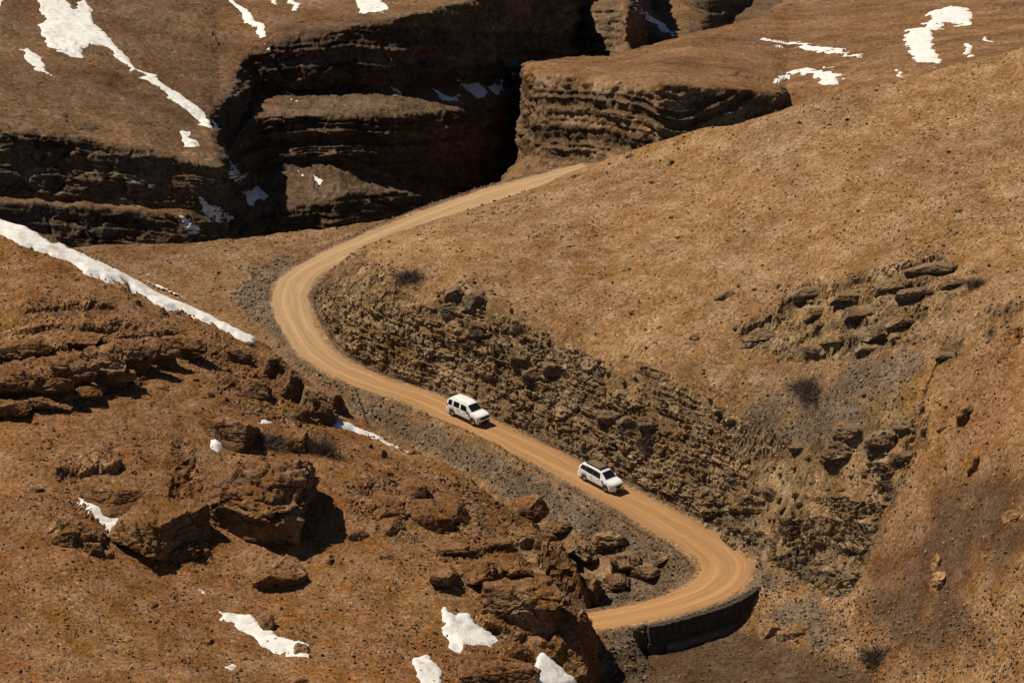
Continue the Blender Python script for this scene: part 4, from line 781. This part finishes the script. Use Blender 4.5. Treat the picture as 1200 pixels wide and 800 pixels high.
snow_near([(83, 578), (125, 590), (165, 612), (140, 630), (123, 632), (125, 622), (105, 600)], 'wedge of snow under the low flat rock shelf')
snow_near([(222, 685), (240, 688), (245, 700), (260, 712), (285, 718), (295, 717), (305, 730), (320, 735), (325, 742), (345, 745), (365, 753), (367, 772), (345, 772), (310, 765), (300, 755), (280, 740), (260, 728), (245, 724), (255, 720), (245, 705)], 'ragged snow streak with boulders in it on the open orange soil')
snow_near([(245, 513), (255, 510), (269, 520), (255, 531), (246, 527)], 'small snow patch by the rounded mound of rock', 0.35, 2)
snow_near([(257, 781), (272, 774), (281, 780), (270, 787)], 'tiny snow scrap on open soil below the ragged streak', 0.35, 3)
snow_near([(516, 715), (525, 709), (535, 718), (548, 718), (565, 735), (592, 754), (565, 758), (545, 755), (540, 764), (525, 762), (520, 740)], 'dirty snow patch just below the rounded cliff knob')
snow_near([(478, 770), (500, 764), (515, 774), (520, 790), (512, 812), (496, 812)], 'dirty snow patch beside the soil covered knoll')
snow_near([(626, 760), (640, 766), (662, 784), (690, 812), (618, 812)], 'steep snow chute between the knoll and the squat brown block', 0.6)
snow_near([(395, 486), (420, 498), (450, 511), (495, 536), (482, 534), (440, 518), (412, 506), (388, 503)], 'thin snow line slanting below the road embankment', 0.35, 3)
snow_near([(302, 489), (322, 491), (322, 497), (304, 498)], 'little snow scrap behind the smooth tan boulder', 0.4, 2)
CF, MS, UC = 'canyon_cliff', 'mesa', 'upper_cliff'
for src, lab, poly in [
 (CF, 'broad branching snow tongue running down the high brown slope', [(33, -20), (72, -20), (85, 12), (100, -5), (118, 30), (130, 45), (160, 80), (185, 88), (215, 110), (240, 130), (257, 146), (252, 154), (240, 153), (225, 137), (205, 121), (190, 109), (170, 93), (150, 83), (125, 61), (105, 53), (95, 56), (100, 68), (80, 66), (62, 58), (50, 45), (45, 27), (55, 23), (45, 10)]),
 (CF, 'slim snow finger parallel to the broad branching tongue', [(18, 52), (35, 57), (48, 70), (58, 85), (72, 102), (60, 95), (45, 84), (30, 73)]),
 (CF, 'small snow patch on the cliff brow below the broad tongue', [(209, 146), (222, 151), (234, 173), (218, 175)]),
 (CF, 'snow corner at the top edge of the high brown slope', [(-15, -20), (14, -20), (6, 6), (-10, 9)]),
 (CF, 'narrow snow gully ending at the dark upper cliff', [(250, -20), (268, -6), (295, 18), (320, 41), (304, 43), (285, 26)]),
 (CF, 'snow dash dropping over the dark upper cliff', [(304, 45), (320, 54), (332, 71), (318, 63)]),
 (CF, 'short snow bar near the rim above the dark cliff', [(328, -15), (345, -4), (351, 14), (341, 15)]),
 (CF, 'thin broken snow bar on the rim next to the short bar', [(308, -8), (322, -3), (329, 13), (320, 8)]),
 (CF, 'notched snow patch on the rim above the dark cliff', [(416, -15), (450, -15), (451, 20), (432, 12), (420, 20)]),
 (CF, 'wide snow drift on the ledge halfway up the dark cliff', [(495, 99), (512, 102), (520, 108), (536, 108), (542, 118), (518, 119)]),
 (CF, 'shaded snow drift on the ledge beside the wide drift', [(538, 97), (558, 95), (574, 109), (560, 116), (548, 109)]),
 (CF, 'last snow scrap on the ledge by the canyon corner', [(575, 97), (592, 94), (592, 109), (578, 109)]),
 (CF, 'snow speck high in the canyon corner', [(597, 79), (606, 83), (607, 93), (600, 91)]),
 (CF, 'upper snow patch in the gully beside the cliff promontory', [(266, 182), (285, 197), (293, 208), (276, 216), (266, 206)]),
 (CF, 'large snow patch in the gully beside the cliff promontory', [(278, 224), (290, 222), (300, 216), (317, 234), (312, 240), (300, 236), (296, 246), (288, 244), (292, 232)]),
 (CF, 'diagonal snow band at the foot of the cliff promontory', [(234, 229), (262, 244), (280, 259), (265, 266), (245, 256)]),
 (CF, 'lowest snow band at the foot of the cliff promontory', [(211, 246), (232, 261), (241, 271), (225, 273), (212, 260)]),
 (CF, 'thin snow dash on the bench under the dark cliff', [(349, 195), (359, 204), (365, 214), (356, 208)]),
 (CF, 'forked snow dash on the bench under the dark cliff', [(365, 199), (385, 212), (381, 221), (370, 211)]),
 (CF, 'slim snow fleck on the ledge of the dark cliff', [(334, 109), (353, 119), (346, 123)]),
 (CF, 'snow fleck on the ledge beside the rock tower', [(449, 91), (462, 100), (478, 110), (466, 108), (456, 104)]),
 (UC, 'twin snow streaks on the talus behind the mesa', [(738, 0), (755, 11), (775, 24), (797, 45), (785, 42), (765, 29), (750, 21)]),
 (MS, 'straight thin snow line across the plateau slope', [(878, 41), (895, 42), (960, 53), (1020, 67), (1010, 70), (950, 60), (900, 50)]),
 (MS, 'tattered snow patch on the plateau rim strata', [(898, 95), (915, 87), (930, 81), (948, 79), (975, 85), (1002, 88), (985, 93), (980, 104), (965, 98), (950, 89), (930, 89), (915, 99)]),
 (MS, 'snow fleck just above the tattered rim patch', [(964, 74), (986, 77), (986, 82), (967, 81)]),
 (MS, 'snow strip on the dark ledge right at the hill shoulder', [(1033, 77), (1050, 81), (1065, 91), (1055, 93)]),
 (MS, 'large forked snow field on the plateau slope', [(1056, 41), (1068, 33), (1085, 30), (1088, 14), (1105, 11), (1115, 4), (1136, 11), (1143, 25), (1135, 32), (1110, 30), (1095, 36), (1095, 55), (1112, 77), (1080, 74), (1068, 71), (1061, 55)]),
 (MS, 'small oval snow patch beside the large forked field', [(1125, 49), (1136, 51), (1143, 65), (1132, 69)]),
 (MS, 'snow sliver above the small oval patch', [(1147, 39), (1160, 44), (1167, 53), (1150, 46)])]:
    lab = lab.replace('right at', 'close to').replace('corner at the top edge', 'scrap high up')
    snow_far(src, poly, lab)

# ------------------------------------------------------------------ retaining wall under the hairpin
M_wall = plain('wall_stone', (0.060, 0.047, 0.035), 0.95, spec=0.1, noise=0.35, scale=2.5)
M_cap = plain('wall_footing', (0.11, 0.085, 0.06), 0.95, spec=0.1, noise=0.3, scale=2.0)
rpx, rpy = proj(RC); hp = at_z(790, 655, -3)
tgc = np.gradient(RC, axis=0); tgc[:, 2] = 0; tgc /= np.linalg.norm(tgc, axis=1, keepdims=True); out = np.stack([tgc[:, 1], -tgc[:, 0], 0*tgc[:, 0]], -1)
sgn = np.sign(((RC-hp)*out).sum(1)); out *= sgn[:, None]
edge = RC+out*(hwr+HW+0.30)[:, None]; epx, epy = proj(edge)
i0 = int(np.argmin(np.abs(epx[:40]-752))); i1 = i0+int(np.argmin(np.abs(epx[i0:i0+22]-884)))
wl = edge[i0:i1+1]; wo_ = out[i0:i1+1]; wL = np.concatenate([[0], np.cumsum(np.linalg.norm(wl[1:]-wl[:-1], axis=1))])
def wall_at(s): return np.array([np.interp(s, wL, wl[:, k]) for k in range(3)]), np.array([np.interp(s, wL, wo_[:, k]) for k in range(3)])
def box_mesh(name, sx, sy, sz, mat, jit=0.0, bev=0.0):
    v = np.array([(x, y, z) for x in (-.5, .5) for y in (-.5, .5) for z in (-.5, .5)])*np.array([sx, sy, sz]); v = v+rng.uniform(-jit, jit, v.shape)
    return mesh_np(name, v, np.array([(0, 1, 3, 2), (4, 6, 7, 5), (0, 4, 5, 1), (2, 3, 7, 6), (0, 2, 6, 4), (1, 5, 7, 3)]), mat, False)
wall = empty('retaining_wall', tuple(wl[len(wl)//2]-np.array([0, 0, 3.2])))
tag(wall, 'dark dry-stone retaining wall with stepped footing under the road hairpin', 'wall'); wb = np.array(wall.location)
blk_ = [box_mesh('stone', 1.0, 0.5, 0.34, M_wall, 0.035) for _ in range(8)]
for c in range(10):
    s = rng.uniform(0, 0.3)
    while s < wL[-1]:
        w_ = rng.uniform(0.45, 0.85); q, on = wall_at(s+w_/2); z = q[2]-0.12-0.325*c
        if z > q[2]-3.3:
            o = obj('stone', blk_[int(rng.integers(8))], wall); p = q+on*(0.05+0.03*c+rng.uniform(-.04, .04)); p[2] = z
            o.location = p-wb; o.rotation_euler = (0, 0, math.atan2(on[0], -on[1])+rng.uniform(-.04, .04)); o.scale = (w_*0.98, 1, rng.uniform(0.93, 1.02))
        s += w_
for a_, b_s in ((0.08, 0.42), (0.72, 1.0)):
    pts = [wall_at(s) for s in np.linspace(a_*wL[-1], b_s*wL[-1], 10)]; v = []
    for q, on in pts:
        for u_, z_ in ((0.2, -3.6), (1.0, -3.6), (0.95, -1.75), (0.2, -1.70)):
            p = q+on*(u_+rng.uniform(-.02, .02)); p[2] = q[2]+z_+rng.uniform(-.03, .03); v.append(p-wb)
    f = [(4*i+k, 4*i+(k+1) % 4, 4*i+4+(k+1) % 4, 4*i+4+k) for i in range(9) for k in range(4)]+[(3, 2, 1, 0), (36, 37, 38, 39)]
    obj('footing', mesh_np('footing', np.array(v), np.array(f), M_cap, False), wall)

# ------------------------------------------------------------------ shrubs and cushion plants
M_twig = plain('dry_twig', (0.125, 0.088, 0.068), 0.9, spec=0.1, noise=0.4, scale=4)
M_stem = plain('dry_stem', (0.075, 0.05, 0.032), 0.9, spec=0.1, noise=0.3, scale=4)
M_tuft = plain('tuft_leaf', (0.062, 0.045, 0.024), 0.9, spec=0.1, noise=0.4, scale=6)
def twigs(n, rx, ry, rz, wid, seed, segs=3, lift=0.25, spread=0.55):
    r = np.random.default_rng(seed); Vs = []; Fs = []
    for i in range(n):
        a = r.uniform(0, 2*math.pi); e = math.asin(r.uniform(lift*0.2, 1)); d = np.array([math.cos(a)*math.cos(e), math.sin(a)*math.cos(e), math.sin(e)])
        L = r.uniform(0.5, 1.05); b = np.array([r.uniform(-spread, spread), r.uniform(-spread, spread), 0])*r.uniform(0.2, 1)
        sd_ = np.cross(d, r.normal(size=3)); sd_ /= np.linalg.norm(sd_)+1e-9; bend = r.normal(size=3)*0.16; k = len(Vs)
        for j in range(segs+1):
            t = j/segs; p = (b+d*L*t*0.8+bend*t*t)*np.array([rx, ry, rz]); ww = wid*(1-0.75*t)
            Vs += [p-sd_*ww, p+sd_*ww]
        for j in range(segs): Fs.append((k+2*j, k+2*j+1, k+2*j+3, k+2*j+2))
    return np.array(Vs), np.array(Fs)
def shrub(px, py, wpx_, hpx_, seed, label, yaw=0.0, dense=1.0):
    g = hit(px, py+hpx_*0.3, V[..., 2])[0]; s = F/np.hypot(g[1], CAM_Z-g[2]); w = wpx_/s*0.72; h = hpx_/s*0.95
    e = empty('shrub', (g[0], g[1]+w*0.2, g[2]-0.05), yaw); tag(e, label, 'shrub', 'dry shrubs')
    v, f = twigs(int(1000*dense), w, w*0.6, h, 0.022, seed, 3, 0.25, 0.9); obj('twigs', mesh_np('twigs', v, f, M_twig, False), e)
    v, f = twigs(int(60*dense), w*0.75, w*0.45, h*0.8, 0.05, seed+1); obj('stems', mesh_np('stems', v, f, M_stem, False), e)
shrub(953, 450, 60, 20, 1, 'large dark shrub leaning on the grey scree slope', 1.0, 1.8)
shrub(764, 515, 32, 26, 2, 'dark shrub on the slope above the cut bank', 0.2)
shrub(312, 515, 44, 26, 3, 'wide dry shrub behind the smooth tan boulder', 0.0)
shrub(374, 522, 34, 30, 4, 'dry shrub standing beside the big layered crag', 0.0)
shrub(482, 322, 34, 20, 5, 'low dry shrub among rubble at the head of the cut bank', 0.0)
shrub(612, 384, 20, 14, 6, 'small dry shrub on the rock rib above the cut bank', 0.0, 0.6)
shrub(1148, 330, 26, 16, 7, 'small dry shrub beside the bedded outcrop', 0.0, 0.6)
shrub(1030, 765, 40, 34, 8, 'sparse brown shrub on the gravel by the dark stream bed', 0.0, 0.7)
shrub(668, 434, 18, 12, 9, 'tiny dry shrub at the end of the rock rib', 0.0, 0.6)
tm = []
for i in range(6):
    v, f = twigs(90, 0.5, 0.5, 0.42, 0.03, 40+i, 2, 0.1); tm.append(mesh_np('cushion_plant', v, f, M_tuft, False))
def tufts(wgt, count, label, group, smin=0.35, smax=0.9):
    w = (wgt*vis).ravel(); w = w/w.sum(); P = V.reshape(-1, 3)
    for i in rng.choice(len(w), count, replace=False, p=w):
        o = obj('cushion_plant', tm[int(rng.integers(6))]); s = smin*(smax/smin)**(rng.random()**1.5); o.location = P[i]-np.array([0, 0, 0.03]); o.scale = (s*1.3, s, s); o.rotation_euler = (0, 0, rng.uniform(0, 6.28)); tag(o, label, 'plant', group)
tufts(isrh*sst(2, 5, rd)*(1-rock), 60, 'dark low cushion plant on the broad tan hillside', 'cushion plants on the tan hillside')
tufts(~isrh*~isfg*sst(2, 4, rd)*(GY > 400), 22, 'dark low cushion plant on the flat saddle by the bend', 'cushion plants on the saddle', 0.35, 0.7)
tufts(isfg*(1-rock)*(sd_fg < -3), 50, 'dark low cushion plant on the rust-brown spur', 'cushion plants on the spur', 0.3, 0.7)

# ------------------------------------------------------------------ cars
M_paint = plain('white_paint', (0.84, 0.82, 0.77), 0.28, spec=0.5, coat=0.4, noise=0.04, scale=1.5)
M_glass = plain('dark_glass', (0.012, 0.013, 0.014), 0.06, spec=0.6)
M_black = plain('black_trim', (0.018, 0.017, 0.016), 0.6, spec=0.3, noise=0.2)
M_tyre = plain('tyre_rubber', (0.028, 0.024, 0.02), 0.9, spec=0.2, noise=0.3, scale=6)
M_rim = plain('alloy', (0.42, 0.41, 0.39), 0.35, 0.7, noise=0.1)
M_lamp = plain('lamp_lens', (0.55, 0.56, 0.56), 0.12, spec=0.7)
M_red = plain('red_lens', (0.35, 0.012, 0.01), 0.2, spec=0.6)
M_tan = plain('rack_deck', (0.21, 0.135, 0.07), 0.8, spec=0.2, noise=0.25, scale=5)
M_plate = plain('number_plate', (0.55, 0.50, 0.30), 0.5, noise=0.05)
def make_car(spec):
    T = spec; R0 = T['r']; ax = T['axles']; hl = T['L']/2
    xs = np.unique(np.concatenate([np.linspace(-hl, hl, 46), *[np.linspace(a-R0*1.2, a+R0*1.2, 17) for a in ax], [hl-0.03, hl-0.07, -hl+0.03, -hl+0.07]]))
    I = lambda key, x: np.interp(x, *np.array(T[key], float).T)
    def sec(x):
        zt, zb, w, wr = I('top', x), I('belt', x), I('wid', x), I('roofw', x); zs = T['sill']
        z0 = zs
        for a in ax:
            dd = (R0*1.18)**2-(x-a)**2
            if dd > 0: z0 = max(z0, T['rw']+math.sqrt(dd))
        z0 = min(z0, zb-0.08); k = min(1.0, (zt-zb)/0.5)
        return [(0.0, zs+0.03), (w*0.72, max(zs, z0-0.02)), (w*0.955, z0), (w*0.99, z0+0.3*(zb-z0)), (w*1.0, z0+0.62*(zb-z0)), (w*0.975, zb), (wr+0.055*k, zt-0.12*k-0.01), (wr, zt-0.035*k-0.004), (wr*0.72, zt-0.008), (0.0, zt)]
    half = np.array([sec(x) for x in xs]); nx, ns = half.shape[:2]
    full = np.concatenate([half, (half*np.array([-1, 1]))[:, -2:0:-1]], 1); m_ = full.shape[1]
    v = np.concatenate([np.broadcast_to(xs[:, None, None], (nx, m_, 1)), full], -1).reshape(-1, 3)
    f = [(i*m_+k, i*m_+(k+1) % m_, (i+1)*m_+(k+1) % m_, (i+1)*m_+k) for i in range(nx-1) for k in range(m_)]
    c0, c1 = len(v), len(v)+1; v = np.vstack([v, [[xs[0], 0, 0.7], [xs[-1], 0, 0.6]]])
    tri = [(c0, (k+1) % m_, k, k) for k in range(m_)]+[(c1, (nx-1)*m_+k, (nx-1)*m_+(k+1) % m_, (nx-1)*m_+(k+1) % m_) for k in range(m_)]
    root = empty('car')
    me = bpy.data.meshes.new('body'); me.from_pydata(v.tolist(), [], f+[t[:3] for t in tri]); me.materials.append(M_paint)
    for p in me.polygons: p.use_smooth = True
    me.update(); body = obj('body', me, root)
    try: me.set_sharp_from_angle(angle=math.radians(32))
    except Exception: pass
    H = lambda x, k: np.array([x, *sec(x)[k]])
    def patch(name, fn, nu, nv, mat, parent=root, smooth=True):
        G = np.array([[fn(a, b) for b in np.linspace(0, 1, nv)] for a in np.linspace(0, 1, nu)]); return obj(name, mesh_np(name, G.reshape(-1, 3), grid_faces(nu, nv), mat, smooth), parent)
    for sg in (-1, 1):
        S = np.array([1, sg, 1]); on = np.array([0, 0.012*sg, 0.003])
        for x0, x1, s0, s1 in T['side']:
            def fn(a, b, x0=x0, x1=x1, s0=s0, s1=s1):
                b2 = 0.08+0.86*b; x = x0+(x1-x0)*a + (s0*(1-a)+s1*a)*b; p, q = H(x, 5), H(x, 6); return (p+(q-p)*b2)*S+on
            patch('side_window', fn, 9, 5, M_glass)
        # rocker cladding, mirror, lamps, door lines and handles
        patch('rocker_panel', lambda a, b: np.array([ax[1]+R0*1.25+(ax[0]-ax[1]-2.5*R0)*a, sg*(I('wid', 0)*(0.972+0.006*b)+0.012), T['sill']-0.03+0.17*b]), 3, 3, M_black)
        mx = T['mirror']; mi = obj('mirror', box_mesh('mirror', 0.16, 0.2, 0.15, M_paint if T['mirror_white'] else M_black, 0.012), root); mi.location = (mx, sg*(I('wid', mx)+0.10), I('belt', mx)+0.07)
        for hx in T['handles']:
            h_ = obj('door_handle', box_mesh('door_handle', 0.17, 0.035, 0.035, M_black if not T['mirror_white'] else M_rim, 0.004), root); h_.location = (hx, sg*(I('wid', hx)*0.99+0.008), I('belt', hx)-0.13)
        for dx_ in T['doors']:
            patch('door_seam', lambda a, b: np.array([dx_+0.012*(a-0.5)*2, 0, 0])*0+ (lambda p: np.array([dx_+0.010*(2*a-1), sg*(p+0.006), T['sill']+0.12+(I('belt', dx_)-T['sill']-0.14)*b]))(np.interp(b, [0, 0.3, 0.62, 1], [I('wid', dx_)*k for k in (0.957, 0.99, 1.0, 0.976)])), 2, 7, M_black)
        lx0, lx1, lz0, lz1, ly0, ly1 = T['lamp']
        patch('headlight', lambda a, b: np.array([np.interp(ly0+(ly1-ly0)*a, *T['nose'])+0.012, sg*(ly0+(ly1-ly0)*a), lz0+(lz1-lz0)*b*(0.55+0.45*(1-a) if T['taper'] else 1)]), 6, 4, M_lamp)
        tl = T['tail']; patch('tail_light', lambda a, b: np.array([-hl+0.03+0.22*a-0.05*b*0, sg*(np.interp(-hl+0.05+0.22*a, *np.array(T['wid']).T)+0.012), tl[0]+(tl[1]-tl[0])*b]), 4, 4, M_red)
    x0, x1 = T['screen']
    def scr(a, b):
        x = x0+(x1-x0)*a; k = (b-0.5)*2; hw_ = I('roofw', x)*(0.93); z = np.interp(abs(k)*0.93, [0, 0.72, 1.0], [sec(x)[9][1], sec(x)[8][1], sec(x)[7][1]]); return np.array([x+0.014, k*hw_, z+0.012])
    patch('windscreen', scr, 12, 9, M_glass)
    rx0, rx1 = T['rear']
    patch('rear_window', lambda a, b: (lambda x: np.array([x-0.014, (b-0.5)*2*I('roofw', x)*0.85, I('top', x)-0.01-0.03*abs(2*b-1)]))(rx0+(rx1-rx0)*a), 6, 7, M_glass)
    for nm, z0, z1, yw, mt, e_ in T['front']:
        patch(nm, lambda a, b: np.array([np.interp(abs((2*a-1)*yw), *T['nose'])+e_-0.05*(b if nm == 'grille' else 0), (2*a-1)*yw, z0+(z1-z0)*b]), 11, 4, mt)
    for a in ax:
        for sg in (-1, 1):
            wv = []; prof_ = [(0.0, -0.02), (R0*0.60, -0.02), (R0*0.64, 0.0), (R0*0.93, 0.0), (R0, -0.04), (R0, -0.17), (R0*0.9, -0.21), (R0*0.3, -0.21)]
            nseg = 28; me_v = [(r_*math.cos(t), sg*y_, r_*math.sin(t)) for (r_, y_) in prof_[2:] for t in np.linspace(0, 2*math.pi, nseg, endpoint=False)]
            ff = [(k*nseg+j, k*nseg+(j+1) % nseg, (k+1)*nseg+(j+1) % nseg, (k+1)*nseg+j) for k in range(5) for j in range(nseg)]
            we = obj('wheel', mesh_np('wheel', np.array([(R0*0.64*math.cos(t), sg*yy, R0*0.64*math.sin(t)) for yy in (-0.03, -0.18) for t in np.linspace(0, 2*math.pi, nseg, endpoint=False)]), np.array([(j, (j+1) % nseg, nseg+(j+1) % nseg, nseg+j) for j in range(nseg)]), M_black), root)
            we.location = (a, sg*(I('wid', a)*0.985), T['rw']); obj('tyre', mesh_np('tyre', np.array(me_v), np.array(ff), M_tyre), we)
            rv = [(0, sg*-0.045, 0)]; rf = []
            for j in range(10):
                t0_ = 2*math.pi*j/10; 
                for t, rr, yy in ((t0_, R0*0.12, -0.03), (t0_-0.12, R0*0.62, -0.015), (t0_+0.12, R0*0.62, -0.015), (t0_+0.31, R0*0.60, -0.07), (t0_+0.31, R0*0.2, -0.06)): rv.append((rr*math.cos(t), sg*yy, rr*math.sin(t)))
            for j in range(10):
                k = 1+5*j; k2 = 1+5*((j+1) % 10); rf += [(0, k, k+4, k2), (k, k+1, k+2, k+2), (k, k+2, k+3, k+4), (k+4, k+3, k2+1, k2)]
            me_r = bpy.data.meshes.new('rim'); me_r.from_pydata(rv, [], [tuple(dict.fromkeys(q)) for q in rf]); me_r.materials.append(M_rim); me_r.update(); obj('rim', me_r, we)
    if T['rack']:
        rk_ = obj('roof_rack', box_mesh('roof_rack', 1.75, 1.12, 0.03, M_tan, 0.0), root); rk_.location = (-0.72, 0, T['rackz'])
        for sg in (-1, 1):
            r_ = obj('side_rail', box_mesh('side_rail', 1.95, 0.05, 0.07, M_black, 0.004), rk_); r_.location = (0, sg*0.585, 0.02)
        for xx in (-0.9, 0.9):
            r_ = obj('cross_bar', box_mesh('cross_bar', 0.09, 1.2, 0.07, M_black, 0.004), rk_); r_.location = (xx, 0, 0.015)
        for xx in (-0.6, -0.3, 0, 0.3, 0.6):
            r_ = obj('slat', box_mesh('slat', 0.05, 1.1, 0.03, M_tan, 0.004), rk_); r_.location = (xx, 0, 0.032)
    else:
        for sg in (-1, 1):
            r_ = obj('roof_rail', box_mesh('roof_rail', 1.9, 0.05, 0.05, M_paint, 0.004), root); r_.location = (-0.75, sg*0.60, T['rackz'])
    return root
mpv = dict(L=4.72, sill=0.27, r=0.33, rw=0.33, axles=(1.40, -1.36),
  top=[(-2.36, .78), (-2.33, 1.02), (-2.26, 1.22), (-2.05, 1.60), (-1.9, 1.70), (-1.2, 1.775), (-.4, 1.79), (.2, 1.765), (.55, 1.69), (1.28, 1.19), (1.38, 1.14), (1.9, 1.07), (2.15, .99), (2.28, .88), (2.34, .74), (2.36, .6)],
  belt=[(-2.36, .72), (-2.3, .96), (-2.1, 1.14), (-1, 1.08), (1.1, 1.0), (1.4, .99), (1.9, .93), (2.15, .86), (2.28, .78), (2.36, .55)],
  wid=[(-2.36, .72), (-2.28, .83), (-2.1, .885), (-1.4, .915), (1.4, .915), (1.9, .88), (2.15, .79), (2.28, .68), (2.36, .52)], roofw=[(-2.36, .66), (-2.2, .66), (-1.9, .64), (.3, .66), (.7, .67), (1.28, .76), (1.5, .79), (1.9, .76), (2.15, .67), (2.28, .58), (2.36, .45)],
  side=[(-2.05, -1.40, 0.14, 0.0), (-1.37, -.42, 0, 0.0), (-.39, .66, 0, -.18)], mirror=0.86, mirror_white=True, handles=(-0.55, 0.42), doors=(0.92, -0.39, -1.2), lamp=(0, 0, .78, .93, .50, .78), nose=([0, .3, .52, .62, .7, .76, .82], [2.36, 2.35, 2.33, 2.29, 2.25, 2.19, 2.11]), taper=True, tail=(.98, 1.1),
  screen=(0.60, 1.24), rear=(-2.24, -2.04), front=[('grille', .50, .87, .52, M_black, 0.02), ('lower_bumper', .28, .43, .70, M_black, 0.016), ('chrome_bar', .86, .90, .36, M_rim, -0.02), ('number_plate', .44, .52, .2, M_plate, 0.022)], rack=True, rackz=1.86)
van = dict(L=4.50, sill=0.33, r=0.35, rw=0.35, axles=(1.42, -1.34),
  top=[(-2.25, .9), (-2.22, 1.25), (-2.12, 1.60), (-2.0, 1.76), (-1.8, 1.83), (-1, 1.87), (0, 1.86), (.35, 1.82), (.55, 1.74), (1.12, 1.29), (1.2, 1.24), (1.8, 1.17), (2.1, 1.10), (2.19, 1.0), (2.23, .8), (2.25, .6)],
  belt=[(-2.25, .8), (-2.15, 1.1), (-1, 1.12), (1.0, 1.08), (1.3, 1.08), (1.9, 1.04), (2.12, .98), (2.2, .85), (2.25, .55)],
  wid=[(-2.25, .76), (-2.18, .85), (-2.0, .89), (-1.4, .905), (1.5, .905), (1.95, .88), (2.12, .82), (2.2, .74), (2.25, .64)], roofw=[(-2.25, .72), (-2.0, .72), (.3, .71), (.6, .72), (1.15, .79), (1.5, .81), (1.95, .78), (2.12, .72), (2.2, .66), (2.25, .55)],
  side=[(-1.98, -1.46, 0.05, 0.0), (-1.24, -.50, 0, 0.0), (-.28, .62, 0, -.22)], mirror=0.78, mirror_white=False, handles=(-0.62, 0.28), doors=(0.84, -0.39, -1.35), lamp=(0, 0, .84, 1.0, .62, .82), nose=([0, .4, .6, .7, .76, .82, .86], [2.25, 2.245, 2.235, 2.21, 2.19, 2.15, 2.08]), taper=False, tail=(1.0, 1.2),
  screen=(0.50, 1.09), rear=(-2.14, -2.0), front=[('grille', .78, .99, .66, M_black, 0.02), ('lower_bumper', .34, .58, .76, M_black, 0.02), ('number_plate', .63, .71, .2, M_plate, 0.024)], rack=False, rackz=1.885)
def park(car, px, py, label, off):
    d2 = (rpx-px)**2+(rpy-py)**2; i = int(np.argmin(d2)); p = RC[i].copy(); t = RC[i]-RC[i+2]; t /= np.linalg.norm(t)
    yaw = math.atan2(t[1], t[0]); side = np.array([-math.sin(yaw), math.cos(yaw), 0]); p = p+side*off; p[2] += 0.075
    car.location = p; car.rotation_mode = 'XYZ'; car.rotation_euler = (0, -math.asin(t[2]), yaw); tag(car, label, 'car', 'white cars on the dirt road')
park(make_car(mpv), 699, 567, 'white people carrier with a tan roof rack driving down towards the hairpin', 0.1)
park(make_car(van), 545, 490, 'boxy white car with plain white roof following on the dirt road', 0.1)
